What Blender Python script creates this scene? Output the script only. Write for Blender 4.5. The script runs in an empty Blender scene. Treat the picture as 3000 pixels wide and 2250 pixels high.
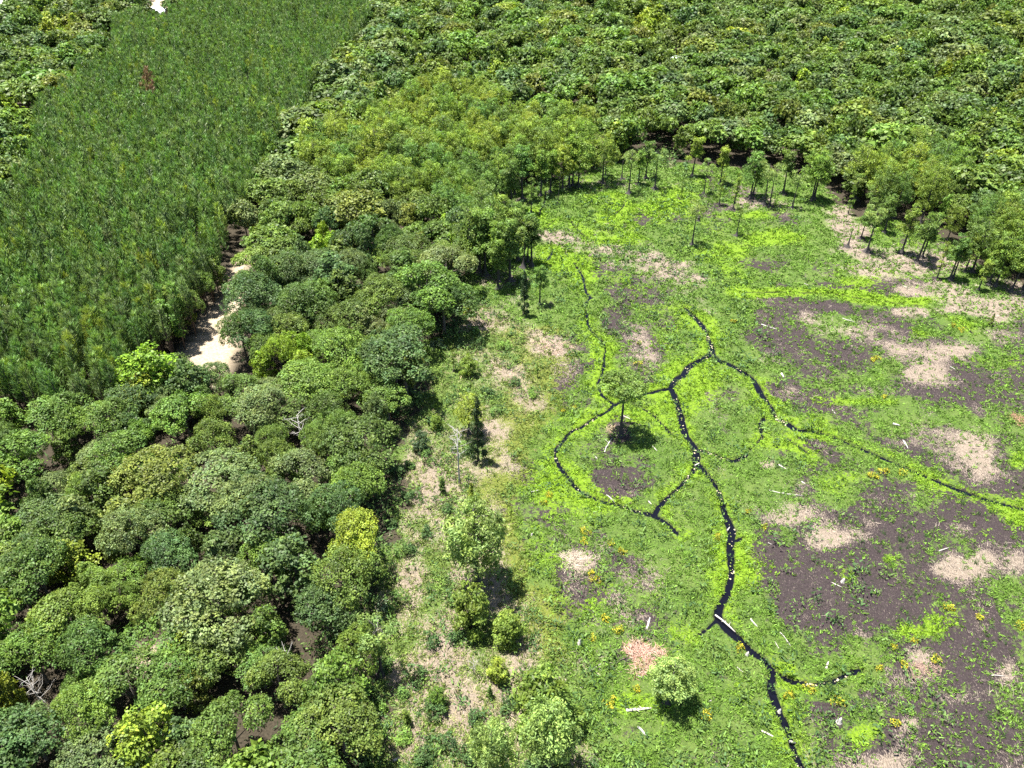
import bpy, math, random
import numpy as np
from mathutils import Vector

R = math.radians
scene = bpy.context.scene
COL = scene.collection
rng = np.random.default_rng(7)
random.seed(7)

# ------------------------------------------------------------------ camera
H, PITCH, F = 100.0, R(36.3), 2330.0          # metres, radians, focal length in 3000-px units
cam_d = bpy.data.cameras.new('camera')
cam_d.sensor_width = 36.0
cam_d.lens = 36.0 * F / 3000.0
cam_d.clip_start, cam_d.clip_end = 1.0, 8000.0
cam = bpy.data.objects.new('camera', cam_d)
COL.objects.link(cam)
cam.location = (0, 0, H)
cam.rotation_euler = (math.pi / 2 - PITCH, 0, 0)
scene.camera = cam

# ------------------------------------------------------------------ sky, sun, exposure
SUN_EL, SUN_AZ = R(76), R(-72)                 # azimuth clockwise from +Y
world = bpy.data.worlds.new('World')
scene.world = world
world.use_nodes = True
wn = world.node_tree
sky = wn.nodes.new('ShaderNodeTexSky')
sky.sky_type = 'NISHITA'
sky.sun_disc = False
sky.sun_elevation = SUN_EL
sky.sun_rotation = SUN_AZ
bg = wn.nodes['Background']
bg.inputs['Strength'].default_value = 0.06
wn.links.new(sky.outputs[0], bg.inputs[0])
sun_d = bpy.data.lights.new('sun', 'SUN')
sun_d.energy = 5.0
sun_d.angle = R(0.5)
sun_d.color = (1.0, 0.96, 0.89)
sun = bpy.data.objects.new('sun', sun_d)
COL.objects.link(sun)
sv = Vector((math.sin(SUN_AZ) * math.cos(SUN_EL), math.cos(SUN_AZ) * math.cos(SUN_EL), math.sin(SUN_EL)))
sun.rotation_euler = sv.to_track_quat('Z', 'Y').to_euler()
sun.location = sv * 300
scene.view_settings.view_transform = 'Standard'
scene.view_settings.look = 'None'
scene.view_settings.gamma = 1.0
scene.view_settings.exposure = 1.95
scene.cycles.max_bounces = 6
scene.cycles.diffuse_bounces = 3
scene.cycles.transmission_bounces = 3
scene.cycles.use_denoising = False

# ------------------------------------------------------------------ picture <-> ground
CP, SP = math.cos(PITCH), math.sin(PITCH)


def ground(u, v, z=0.0):
    """The point at height z seen at (u, v) in the 3000 x 2250 photograph."""
    a, b = (u - 1500.0) / F, -(v - 1125.0) / F
    dy, dz = CP + b * SP, -SP + b * CP
    t = (z - H) / dz
    return (a * t, dy * t, z)


def project(x, y, z):
    d = y * CP - (z - H) * SP
    up = y * SP + (z - H) * CP
    return 1500 + F * x / d, 1125 - F * up / d


def top_height(u, v, vtop):
    """Height of an upright thing standing at (u, v) whose top shows at vtop."""
    x, y, _ = ground(u, v)
    b = -(vtop - 1125.0) / F
    return H + y * (-SP + b * CP) / (CP + b * SP)


def gpoly(pts):
    return np.array([ground(u, v)[:2] for u, v in pts])


def sstep(a, b, x):
    t = np.clip((x - a) / (b - a), 0, 1)
    return t * t * (3 - 2 * t)


_tab = np.random.default_rng(11).random((256, 256))


def vnoise(x, y, s=0):
    x = x + 37.7 * s
    y = y + 91.3 * s
    xi, yi = np.floor(x).astype(int), np.floor(y).astype(int)
    fx, fy = x - xi, y - yi
    fx, fy = fx * fx * (3 - 2 * fx), fy * fy * (3 - 2 * fy)
    g = lambda i, j: _tab[(xi + i) & 255, (yi + j) & 255]
    return (g(0, 0) * (1 - fx) + g(1, 0) * fx) * (1 - fy) + (g(0, 1) * (1 - fx) + g(1, 1) * fx) * fy


def fbm(x, y, wl, octs, s=0, gain=0.55):
    out, amp, tot = 0, 1.0, 0
    for k in range(octs):
        c, sn = math.cos(k * 1.1 + s), math.sin(k * 1.1 + s)
        out = out + amp * vnoise((x * c - y * sn) / wl, (x * sn + y * c) / wl, s + k * 3)
        tot += amp
        amp *= gain
        wl *= 0.5
    return out / tot


def inside(P, x, y):
    r = np.zeros(np.shape(x), bool)
    n = len(P)
    for i in range(n):
        (x0, y0), (x1, y1) = P[i], P[(i + 1) % n]
        if y0 == y1:
            continue
        c = ((y0 > y) != (y1 > y)) & (x < (x1 - x0) * (y - y0) / (y1 - y0) + x0)
        r ^= c
    return r


def seg_dist(x, y, a, b):
    dx, dy = b[0] - a[0], b[1] - a[1]
    t = np.clip(((x - a[0]) * dx + (y - a[1]) * dy) / max(dx * dx + dy * dy, 1e-9), 0, 1)
    return np.hypot(x - a[0] - t * dx, y - a[1] - t * dy), t


def signed(P, x, y):
    d = np.full(np.shape(x), 1e9)
    for i in range(len(P)):
        d = np.minimum(d, seg_dist(x, y, P[i], P[(i + 1) % len(P)])[0])
    return np.where(inside(P, x, y), d, -d)


# ------------------------------------------------------------------ the lie of the land
MARSH = gpoly([(1120, 2700), (1120, 2250), (1125, 1950), (1100, 1760), (1140, 1600), (1190, 1480), (1160, 1330),
               (1180, 1220), (1250, 1180), (1230, 1060), (1250, 1000), (1340, 985), (1370, 930), (1360, 850), (1385, 780),
               (1440, 690), (1460, 600), (1500, 555), (1600, 540), (1700, 515), (1760, 490), (1900, 465), (2000, 475),
               (2110, 490), (2250, 500), (2330, 505), (2400, 530), (2450, 575), (2500, 630), (2600, 650), (2760, 690),
               (2850, 760), (2950, 815), (3050, 860), (3300, 930), (4300, 1200), (4300, 2700)])
SANDY = gpoly([(530, 1060), (584, 985), (605, 935), (655, 868), (668, 835), (690, 770), (716, 735), (738, 735), (722, 800),
               (705, 862), (714, 915), (726, 940), (714, 1010), (668, 1062), (645, 1130), (560, 1130)])
FAR_LANE = gpoly([(322, 170), (330, 128), (350, 128), (345, 172)])
GAP1 = gpoly([(410, 1880), (455, 1875), (470, 1930), (440, 1985), (415, 1960)])
GAP2 = gpoly([(530, 1390), (600, 1370), (610, 1400), (550, 1420)])
YARD = gpoly([(440, 62), (430, -30), (520, -30), (500, 66)])
ROADS = [gpoly([(-200, 30), (14, 33), (14, 40), (-200, 38)]), gpoly([(-200, -8), (25, 3), (25, 9), (-200, 4)])]
SANDS = [SANDY, FAR_LANE, GAP1, GAP2, YARD]
LAWN = gpoly([(-250, 70), (22, 55), (30, -40), (-250, -40)])
PINES = gpoly([(-500, 1330), (0, 1262), (200, 1272), (360, 1244), (405, 1180), (440, 1120), (530, 1055), (590, 965), (650, 868),
               (678, 800), (705, 745), (740, 690), (770, 560), (890, 430), (930, 310), (1040, 190), (1130, 40), (1160, -70),
               (640, -70), (625, 60), (520, 95), (420, 112), (352, 125), (350, 190), (325, 235), (230, 330), (145, 385), (140, 500), (110, 600),
               (0, 690), (-500, 760)])
DOME = gpoly([(900, 570), (930, 480), (1150, 410), (1300, 320), (1470, 350), (1570, 430), (1700, 410), (1745, 495),
              (1690, 545), (1600, 558), (1500, 612), (1450, 640), (1380, 740), (1300, 680), (1200, 650), (1000, 600)])
DOME2 = gpoly([(2480, 545), (2680, 505), (2770, 560), (2800, 650), (2650, 665), (2520, 640)])
DOME3 = gpoly([(2760, 690), (3150, 690), (3200, 890), (2920, 820)])
RIGHT = gpoly([(2250, 840), (2600, 830), (3000, 950), (3400, 1000), (3600, 2600), (2450, 2600), (2330, 2100), (2300, 1950),
               (2190, 1750), (2230, 1500), (2250, 1350), (2350, 1280), (2260, 1150), (2170, 1000)])
MEADOW = gpoly([(1100, 2700), (1100, 1700), (1160, 1400), (1200, 1150), (1330, 960), (1420, 880), (1560, 960), (1600, 1130),
                (1500, 1330), (1440, 1500), (1500, 1700), (1560, 1850), (1640, 2000), (1740, 2250), (1800, 2700)])
BAND = gpoly([(1500, 960), (1640, 940), (1690, 1050), (1660, 1200), (1570, 1330), (1500, 1480), (1560, 1640), (1660, 1800),
              (1640, 1930), (1560, 1900), (1470, 1700), (1400, 1480), (1440, 1330), (1500, 1180)])

# channels: (width in m, depth, points in picture pixels)
CH = [
    (1.25, .5, [(2009, 905), (2036, 930), (2050, 944), (2068, 971), (2081, 1008), (2084, 1032), (2056, 1052), (2018, 1075), (2003, 1097),
                (1980, 1113), (1968, 1135), (1977, 1160), (1990, 1195), (1999, 1236), (2003, 1258), (2015, 1283), (2034, 1308), (2040, 1334),
                (2041, 1356), (2059, 1374), (2090, 1410), (2108, 1446), (2122, 1491), (2131, 1523), (2145, 1550), (2140, 1586), (2142, 1636),
                (2145, 1672), (2138, 1713), (2127, 1749), (2106, 1780), (2108, 1812), (2140, 1848), (2172, 1875), (2203, 1907), (2240, 1934),
                (2262, 1970), (2260, 2015), (2271, 2056), (2289, 2097), (2312, 2146), (2325, 2192), (2348, 2246), (2375, 2320), (2420, 2500)]),
    (.8, .5, [(1968, 1135), (1921, 1146), (1886, 1154), (1850, 1165), (1823, 1176), (1801, 1185), (1779, 1204), (1741, 1226), (1700, 1252),
              (1674, 1262), (1651, 1290), (1633, 1311), (1626, 1333), (1642, 1369), (1664, 1396), (1683, 1424), (1723, 1451), (1768, 1469),
              (1814, 1480), (1859, 1495), (1919, 1510)]),
    (.5, .42, [(1919, 1510), (1953, 1532), (1987, 1564)]),
    (.7, .5, [(1919, 1510), (1926, 1490), (1954, 1460), (1995, 1424), (2030, 1380), (2041, 1358)]),
    (.62, .5, [(1732, 870), (1714, 890), (1719, 917), (1726, 958), (1750, 985), (1773, 1012), (1771, 1048), (1766, 1089), (1753, 1121),
               (1759, 1148), (1773, 1164), (1801, 1185)]),
    (1.1, .5, [(2084, 1032), (2108, 1057), (2136, 1066), (2176, 1089), (2208, 1112), (2222, 1139), (2240, 1166), (2260, 1193), (2271, 1220),
               (2303, 1238), (2335, 1259)]),
    (1.0, .45, [(2335, 1259), (2384, 1265), (2443, 1281), (2520, 1313), (2588, 1342), (2642, 1365), (2705, 1392), (2791, 1428), (2881, 1460),
               (3000, 1491), (3120, 1520)]),
    (.7, .5, [(2240, 1225), (2226, 1243), (2231, 1283), (2199, 1315), (2181, 1338), (2149, 1349), (2118, 1342), (2086, 1329), (2045, 1315)]),
    (.7, .42, [(2276, 1970), (2316, 1993), (2375, 2002), (2438, 1997), (2479, 1975), (2520, 1963)]),
    (.6, .42, [(2106, 1812), (2085, 1830), (2068, 1843), (2048, 1862)]),
    (.4, .4, [(2145, 1588), (2172, 1577)]),
    (.7, .4, [(1599, 560), (1597, 590), (1583, 616), (1580, 640)]),
    (.6, .36, [(1628, 643), (1606, 659)]),
    (.45, .34, [(1674, 648), (1685, 665), (1710, 688), (1739, 708)]),
    (.6, .5, [(1620, 730), (1614, 745), (1603, 762)]),
    (.45, .36, [(1682, 768), (1692, 785), (1701, 798), (1709, 814), (1715, 850), (1732, 872)]),
    (.4, .3, [(1807, 578), (1828, 594), (1815, 616), (1782, 635)]),
    (.45, .26, [(2732, 908), (2774, 928), (2814, 944), (2850, 975)]),
    (.4, .26, [(2167, 858), (2300, 856), (2450, 862), (2560, 880), (2700, 895)]),
    (.4, .34, [(1852, 1180), (1900, 1205), (1925, 1225), (1955, 1258), (1972, 1275)]),
    (.4, .3, [(2310, 1285), (2340, 1305), (2370, 1330)]),
]


def smooth_line(pts, sub=4):
    P = [np.array(ground(u, v)[:2]) for u, v in pts]
    P = [2 * P[0] - P[1]] + P + [2 * P[-1] - P[-2]]
    out = []
    for i in range(1, len(P) - 2):
        for k in range(sub):
            t = k / sub
            a, b, c, d = P[i - 1], P[i], P[i + 1], P[i + 2]
            out.append(0.5 * (2 * b + (c - a) * t + (2 * a - 5 * b + 4 * c - d) * t * t + (3 * b - a - 3 * c + d) * t ** 3))
    out.append(P[-2])
    return out


CHL = [(max(w * .92, .62), dep, smooth_line(p)) for w, dep, p in CH]
RINGS = [ground(u, v)[:2] for u, v in [(1477, 597), (1499, 616), (1584, 575), (1611, 564), (1648, 554), (1693, 548), (1765, 537), (1821, 526), (1842, 567), (1870, 541), (1918, 554), (2027, 516), (2061, 570),
         (2106, 601), (2147, 613), (2198, 581), (2239, 600), (2254, 605), (2294, 567), (2320, 610), (2378, 589), (2490, 600), (2027, 718), (2157, 690), (2483, 724), (2522, 699), (2540, 738), (2640, 743), (2685, 771),
         (2744, 817), (2782, 820), (2866, 850), (1817, 1277), (1993, 582)]]  # cypress feet: bare muddy rings, with the shadow pools painted in

# patches (u, v, ru, rv, weight) in picture pixels
MUD = [(2407, 890, 150, 34, .7), (2475, 1030, 100, 60, .6), (2610, 955, 60, 35, .5), (2768, 1070, 110, 45, .55), (2881, 1134, 110, 45, .4),
       (2452, 1775, 170, 80, 1.0), (2565, 1545, 240, 65, .9), (2860, 1907, 100, 90, .6), (2850, 2165, 190, 95, .9), (1814, 1385, 140, 90, .75),
       (1791, 945, 85, 58, .75), (1760, 1065, 40, 30, .5), (1881, 1810, 75, 60, .7), (1840, 1920, 60, 40, .5), (1860, 2140, 65, 40, .6), (1850, 1640, 60, 35, .45),
       (2250, 770, 90, 28, .75), (2190, 860, 60, 20, .2), (2110, 1255, 60, 35, .2), (2100, 1960, 80, 60, .45), (2070, 2150, 90, 60, .4),
       (2210, 2150, 50, 40, .5), (1530, 2260, 10, 10, .1), (2480, 2090, 70, 60, .45), (2690, 835, 70, 24, .55), (2250, 1560, 60, 60, .5), (1870, 620, 40, 22, .6),
       (1910, 655, 50, 25, .45), (2300, 680, 90, 25, .3), (2230, 960, 60, 60, .35), (2210, 640, 110, 22, .35), (2320, 640, 60, 20, .3), (2000, 2230, 90, 40, .4),
       (2960, 1330, 60, 60, .4), (2480, 1650, 200, 60, .5), (2700, 1700, 150, 60, .4), (2950, 1600, 60, 100, .3)]
STRAW = [(2450, 965, 110, 28, .7), (2680, 915, 90, 18, .6), (2680, 1095, 90, 28, .7), (2590, 1143, 70, 20, .55), (2860, 1315, 55, 68, .7),
         (2680, 1455, 60, 25, .6), (2295, 1520, 55, 28, .7), (2407, 1581, 55, 36, .7), (2510, 1577, 50, 22, .6), (2814, 1554, 50, 28, .75),
         (2791, 1667, 55, 28, .75), (2881, 1631, 40, 28, .7), (2624, 1703, 28, 34, .7), (2520, 1857, 55, 36, .7), (2700, 1920, 40, 20, .6),
         (2814, 2042, 65, 28, .6), (2768, 2097, 50, 25, .6), (2669, 2120, 28, 22, .7), (2950, 1997, 50, 40, .6), (2960, 1950, 40, 30, .5),
         (1687, 1640, 50, 24, .9), (2240, 1362, 28, 15, .95), (1960, 1335, 16, 13, 1.0), (2970, 1640, 40, 60, .5), (2600, 2230, 60, 40, .5),
         (1610, 1020, 70, 30, .75), (1500, 1095, 60, 25, .55), (1560, 1190, 70, 35, .55), (1190, 1290, 30, 60, .5), (1220, 1700, 50, 50, .6), (1290, 1940, 60, 50, .6),
         (1330, 2080, 80, 60, .5), (1200, 2180, 60, 50, .55), (1260, 1450, 40, 60, .5), (1345, 965, 60, 25, .7), (1500, 870, 60, 30, .45), (1430, 820, 60, 30, .55), (1490, 2190, 25, 80, .6),
         (1450, 2010, 60, 30, .5), (1530, 1950, 35, 60, .55), (1480, 1780, 50, 50, .4), (1360, 1680, 80, 30, .4), (1700, 2230, 60, 40, .5), (1750, 2150, 40, 30, .4),
         (2500, 690, 50, 40, .8), (2600, 765, 140, 36, .9), (2560, 800, 120, 18, .4), (2745, 850, 110, 30, .9), (2880, 895, 120, 26, .8), (2470, 650, 30, 50, .6), (2440, 560, 40, 40, .7), (2700, 780, 90, 35, .7),
         (2300, 600, 70, 14, .7), (2230, 590, 50, 14, .7), (1690, 548, 40, 12, .6), (1775, 538, 45, 10, .7), (1855, 550, 25, 8, .6), (2060, 575, 18, 7, .7), (2027, 722, 26, 8, .9), (2150, 612, 30, 8, .6),
         (1830, 745, 120, 35, .75), (1970, 800, 110, 45, .65), (1690, 690, 90, 22, .55), (1640, 700, 40, 40, .55), (2040, 850, 50, 40, .5), (1790, 1270, 40, 26, .5), (1840, 1280, 40, 16, .4),
         (2870, 985, 60, 40, .7), (2960, 1000, 60, 30, .6), (2800, 1040, 60, 30, .5), (2920, 930, 40, 20, .5), (1630, 835, 40, 12, .6), (2000, 770, 60, 12, .5), (1150, 2000, 20, 60, .5)]
LUSH = [(2452, 1424, 62, 58, .9), (2605, 1636, 36, 30, .95), (2470, 1680, 44, 42, .9), (2680, 1850, 75, 30, .85), (2780, 1815, 80, 40, .6), (2525, 2150, 60, 48, .8),
        (2885, 1560, 60, 18, .5), (2985, 1520, 40, 30, .8), (2984, 1340, 36, 45, .9), (2480, 1178, 160, 16, .75), (2600, 1180, 60, 14, .5), (2310, 860, 170, 14, .6), (2500, 845, 50, 40, .5), (2640, 880, 140, 16, .85),
        (2570, 815, 60, 30, .5), (2700, 980, 50, 22, .7), (2860, 1060, 120, 30, .5), (2950, 1110, 60, 40, .4), (2565, 1105, 40, 24, .7), (1640, 760, 60, 50, .8), (1780, 625, 120, 50, .6), (1840, 700, 80, 25, .7), (2250, 700, 140, 28, .8), (2130, 790, 60, 60, .5),
        (2200, 630, 80, 14, .9), (2080, 740, 90, 30, .6), (1990, 560, 60, 40, .6), (1950, 620, 60, 40, .6), (1830, 1230, 60, 20, .3), (2050, 1130, 60, 60, .5), (2310, 1310, 60, 20, .4), (2540, 1400, 50, 14, .4), (2400, 1225, 60, 20, .5),
        (2230, 1660, 90, 50, .7), (2310, 1955, 25, 15, .9), (2330, 1870, 60, 40, .45), (2330, 2010, 60, 20, .4), (2160, 2060, 60, 60, .4), (1850, 2060, 90, 50, .7), (1690, 1420, 60, 60, .4), (1600, 1420, 60, 60, .5), (2840, 950, 60, 20, .6)]


def splat(lst, u, v):
    out = np.zeros_like(u)
    for cu, cv, ru, rv, w in lst:
        q = ((u - cu) / ru) ** 2 + ((v - cv) / rv) ** 2
        m = q < 6
        out[m] += w * np.exp(-q[m])
    return out


def fields(x, y):
    """Height and cover of the ground at world points."""
    u, v = project(x, y, np.zeros_like(x))
    n1 = fbm(x, y, 14, 5, 1)
    n2 = fbm(x, y, 7, 5, 2)
    n3 = fbm(x, y, 3, 4, 4)
    n4 = fbm(x, y, 20, 4, 6)
    ms = signed(MARSH, x, y)
    marsh = sstep(-2.0, 2.0, ms + (n3 - .5) * 9)
    near = np.full(x.shape, 99.0)
    carve = np.zeros_like(x)
    wet = np.zeros_like(x)
    for w, dep, L in CHL:
        A = np.array(L)
        bx = (x > A[:, 0].min() - 9) & (x < A[:, 0].max() + 9) & (y > A[:, 1].min() - 9) & (y < A[:, 1].max() + 9)
        idx = np.nonzero(bx)[0]
        if not len(idx):
            continue
        X, Y = x[idx], y[idx]
        d = np.full(X.shape, 99.0)
        for a, b in zip(L[:-1], L[1:]):
            d = np.minimum(d, seg_dist(X, Y, a, b)[0])
        ww = w * (.5 + .8 * vnoise(X / 5.5, Y / 5.5, 9)) + (n3[idx] - .5) * .55 + (vnoise(X / .9, Y / .9, 15) - .5) * .35
        c = dep * (1 - sstep(.30, .78, d / np.maximum(ww, .15)))
        carve[idx] = np.maximum(carve[idx], c)
        near[idx] = np.minimum(near[idx], d / (.6 + .5 * w))
    right = sstep(-4, 5, signed(RIGHT, x, y) + (n1 - .5) * 14)
    meadow = sstep(-4, 4, signed(MEADOW, x, y) + (n1 - .5) * 12)
    band = sstep(-3, 3, signed(BAND, x, y) + (n1 - .5) * 10)
    bank = np.exp(-(near / 3.2) ** 2)
    N1, N2, N3, N4 = (n1 - .5) * 2.6, (n2 - .5) * 2.2, (n3 - .5) * 2.2, (n4 - .5) * 2.6
    mid = fbm(x, y, 30, 3, 8)
    mud_shade_ring = np.zeros_like(x)  # bare mud around each foot, doubling as painted shadow
    for bx_, by_ in RINGS:
        q = (x - bx_) ** 2 + (y - by_) ** 2
        m_ = q < 12
        mud_shade_ring[m_] = np.maximum(mud_shade_ring[m_], np.exp(-q[m_] / 2.6))
    lsp = splat(LUSH, u, v)
    mud = .95 * splat(MUD, u, v) + .42 * right + .60 * N1 + .62 * N2 - .35 * meadow - .75 * bank - .65 * lsp + .25 + .9 * mud_shade_ring
    straw = .85 * splat(STRAW, u, v) + .50 * meadow + .14 * right + .66 * N2 + .45 * N4 - .5 * bank - .45 * lsp + .02 - .5 * mud_shade_ring
    lush = lsp + .46 * bank + .18 * (1 - right) + .55 * N1 + .35 * N3 - .15 * meadow
    olive = band * .65 + .42 * meadow + .45 * N2 + .25 * N4
    mud = sstep(0, 1, mud) * marsh
    straw = sstep(.02, 1, straw) * marsh
    lush = sstep(.1, .95, lush) * marsh
    olive = sstep(.1, .95, olive) * marsh
    sand = np.zeros_like(x)
    for P in SANDS:
        sand = np.maximum(sand, sstep(-.8, .8, signed(P, x, y) + (n3 - .5) * 2.5))
    lawn = sstep(-1, 1, signed(LAWN, x, y))
    road = np.zeros_like(x)
    for P in ROADS:
        road = np.maximum(road, sstep(-.4, .4, signed(P, x, y)))
    z = ((n3 - .5) * .45 + (vnoise(x / 1.1, y / 1.1, 5) - .5) * .16) * marsh + (n1 - .5) * .25 * (1 - sstep(-3, 4, ms)) + .04
    z = np.maximum(z, -.07)
    z = z * (1 - sstep(0, .25, carve)) - carve
    return dict(u=u, v=v, z=z, marsh=marsh, mud=mud, straw=straw, lush=lush, olive=olive, sand=sand, lawn=lawn, road=road, meadow=meadow,
                right=right, carve=carve, bank=bank, n3=n3, n4=n4, near=near)


# ------------------------------------------------------------------ helpers
def tag(o, label=None, cat=None, group=None, kind=None):
    if label:
        o['label'] = label
    if cat:
        o['category'] = cat
    if group:
        o['group'] = group
    if kind:
        o['kind'] = kind
    return o


def quads_mesh(name, V, col=None, mat=None, smooth=False):
    """V: (n, 4, 3) corners; col: (n, 3) a colour per face."""
    n = len(V)
    me = bpy.data.meshes.new(name)
    me.vertices.add(n * 4)
    me.vertices.foreach_set('co', np.ascontiguousarray(V, dtype=np.float32).ravel())
    me.loops.add(n * 4)
    me.loops.foreach_set('vertex_index', np.arange(n * 4, dtype=np.int32))
    me.polygons.add(n)
    me.polygons.foreach_set('loop_start', np.arange(0, n * 4, 4, dtype=np.int32))
    if col is not None:
        a = me.attributes.new('tint', 'FLOAT_COLOR', 'FACE')
        c = np.ones((n, 4), np.float32)
        c[:, :3] = col
        a.data.foreach_set('color', c.ravel())
    me.update(calc_edges=True)
    me.validate()
    if mat:
        me.materials.append(mat)
    return me


def mesh_from(name, verts, faces, mat=None, smooth=True):
    me = bpy.data.meshes.new(name)
    me.from_pydata([tuple(v) for v in verts], [], faces)
    if smooth:
        me.polygons.foreach_set('use_smooth', [True] * len(me.polygons))
    me.update()
    if mat:
        me.materials.append(mat)
    return me


def link(name, me, parent=None, loc=None):
    o = bpy.data.objects.new(name, me)
    COL.objects.link(o)
    if parent:
        o.parent = parent
    if loc is not None:
        o.location = loc
    return o


def unit(a):
    return a / np.maximum(np.linalg.norm(a, axis=-1, keepdims=True), 1e-9)


def cards(c, d, up, ln, wd, taper=.45):
    """Blades: centre-of-base c, direction d, side from up, length, width -> (n, 4, 3)."""
    s = unit(np.cross(d, up))
    ln, wd = ln[:, None], wd[:, None]
    a, b = c - s * wd * .5, c + s * wd * .5
    t = c + d * ln
    return np.stack([a, b, t + s * wd * .5 * taper, t - s * wd * .5 * taper], 1)


def leaves(c, n, size, g, asp=.6):
    """Pointed leaf sprays lying across normal n."""
    r = unit(g.normal(size=c.shape))
    t = unit(np.cross(n, r))
    b = np.cross(n, t)
    L = size[:, None] * .5
    W = L * asp
    bend = n * L * .25
    return np.stack([c - t * L - bend, c - b * W, c + t * L - bend, c + b * W], 1)


def tube(V, Fc, pts, rad, sides=6):
    pts = [np.array(p, float) for p in pts]
    base = len(V)
    n = len(pts)
    for i, p in enumerate(pts):
        d = pts[min(i + 1, n - 1)] - pts[max(i - 1, 0)]
        d = d / (np.linalg.norm(d) + 1e-9)
        ref = np.array([1.0, 0, 0]) if abs(d[0]) < .8 else np.array([0, 1.0, 0])
        a = np.cross(d, ref)
        a /= np.linalg.norm(a)
        b = np.cross(d, a)
        for k in range(sides):
            th = 2 * math.pi * k / sides
            V.append(p + (a * math.cos(th) + b * math.sin(th)) * rad[i])
    for i in range(n - 1):
        for k in range(sides):
            k2 = (k + 1) % sides
            Fc.append((base + i * sides + k, base + i * sides + k2, base + (i + 1) * sides + k2, base + (i + 1) * sides + k))
    Fc.append(tuple(base + (n - 1) * sides + k for k in range(sides)))


# ------------------------------------------------------------------ materials
def new_mat(name):
    m = bpy.data.materials.new(name)
    m.use_nodes = True
    t = m.node_tree
    return m, t, t.nodes['Principled BSDF'], t.nodes['Material Output']


def node(t, kind, **kw):
    n = t.nodes.new(kind)
    for k, v in kw.items():
        setattr(n, k, v)
    return n


def mixc(t, fac, a, b, mode='MIX'):
    m = t.nodes.new('ShaderNodeMix')
    m.data_type = 'RGBA'
    m.blend_type = mode
    for s, val in ((m.inputs[0], fac), (m.inputs[6], a), (m.inputs[7], b)):
        if hasattr(val, 'is_output'):
            t.links.new(val, s)
        elif isinstance(val, (int, float)):
            s.default_value = val
        else:
            s.default_value = (*val, 1)
    return m.outputs[2]


def mth(t, op, a, b=0.0, c=None, clamp=False):
    m = t.nodes.new('ShaderNodeMath')
    m.operation = op
    m.use_clamp = clamp
    for s, val in zip(m.inputs, (a, b, c)):
        if val is None:
            continue
        if hasattr(val, 'is_output'):
            t.links.new(val, s)
        else:
            s.default_value = val
    return m.outputs[0]


def noise_tex(t, vec, scale, detail=4, rough=.55):
    n = t.nodes.new('ShaderNodeTexNoise')
    n.inputs['Scale'].default_value = scale
    n.inputs['Detail'].default_value = detail
    n.inputs['Roughness'].default_value = rough
    if vec is not None:
        t.links.new(vec, n.inputs['Vector'])
    return n.outputs['Fac']


def leaf_mat(name, rgb, trans=.28, vary=.25, spec=.2, rough=.5):
    m, t, p, out = new_mat(name)
    at = node(t, 'ShaderNodeAttribute', attribute_name='tint')
    oi = node(t, 'ShaderNodeObjectInfo')
    c = mixc(t, 1.0, rgb, at.outputs['Color'], 'MULTIPLY')
    hs = node(t, 'ShaderNodeHueSaturation')
    t.links.new(c, hs.inputs['Color'])
    r = oi.outputs['Random']
    t.links.new(mth(t, 'MULTIPLY_ADD', r, .03, .482), hs.inputs['Hue'])
    r2 = mth(t, 'FRACT', mth(t, 'MULTIPLY', r, 17.31))
    t.links.new(mth(t, 'MULTIPLY_ADD', r2, vary * 2, 1 - vary), hs.inputs['Value'])
    t.links.new(hs.outputs[0], p.inputs['Base Color'])
    p.inputs['Roughness'].default_value = rough
    p.inputs['Specular IOR Level'].default_value = spec
    tr = node(t, 'ShaderNodeBsdfTranslucent')
    t.links.new(mixc(t, 1.0, hs.outputs[0], (1.25, 1.3, .6), 'MULTIPLY'), tr.inputs['Color'])
    mx = node(t, 'ShaderNodeMixShader')
    mx.inputs[0].default_value = trans
    t.links.new(p.outputs[0], mx.inputs[1])
    t.links.new(tr.outputs[0], mx.inputs[2])
    t.links.new(mx.outputs[0], out.inputs['Surface'])
    return m


def bark_mat(name, a, b, rough=.9):
    m, t, p, out = new_mat(name)
    co = node(t, 'ShaderNodeTexCoord')
    f = noise_tex(t, co.outputs['Object'], 3.0, 5)
    t.links.new(mixc(t, f, a, b), p.inputs['Base Color'])
    p.inputs['Roughness'].default_value = rough
    p.inputs['Specular IOR Level'].default_value = .2
    return m


HUES = {
    'dark green': (.064, .112, .026), 'deep blue-green': (.066, .118, .038), 'mid green': (.092, .154, .032), 'fresh green': (.102, .178, .032),
    'olive green': (.118, .158, .034), 'grey-green': (.110, .158, .056), 'yellow-green': (.170, .238, .030), 'pale lime': (.20, .28, .06),
    'lime green': (.155, .250, .024), 'rust brown': (.16, .075, .04)}
LEAF = {k: leaf_mat('leaves ' + k, v, .30, .13) for k, v in HUES.items()}
PINE = {'dark green': leaf_mat('needles dark', (.070, .130, .034), .3, .25, .4), 'mid green': leaf_mat('needles mid', (.100, .180, .042), .3, .25, .4),
        'grey-green': leaf_mat('needles grey', (.115, .175, .065), .3, .2, .4), 'yellow-green': leaf_mat('needles yellow', (.15, .22, .035), .3, .2, .3)}
CYP = {'bright green': leaf_mat('cypress bright', (.140, .225, .042), .34, .15), 'yellow-green': leaf_mat('cypress yellow', (.175, .250, .040), .34, .12),
       'mid green': leaf_mat('cypress mid', (.105, .185, .044), .34, .15), 'pale green': leaf_mat('cypress pale', (.19, .285, .085), .34, .1),
       'dark green': leaf_mat('cypress dark', (.045, .078, .035), .2, .15)}
BARK = bark_mat('grey brown bark', (.055, .045, .038), (.15, .13, .11))
PINEBARK = bark_mat('pine bark', (.05, .035, .027), (.12, .09, .07))
CYPBARK = bark_mat('cypress bark', (.022, .020, .020), (.075, .068, .064))
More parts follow.
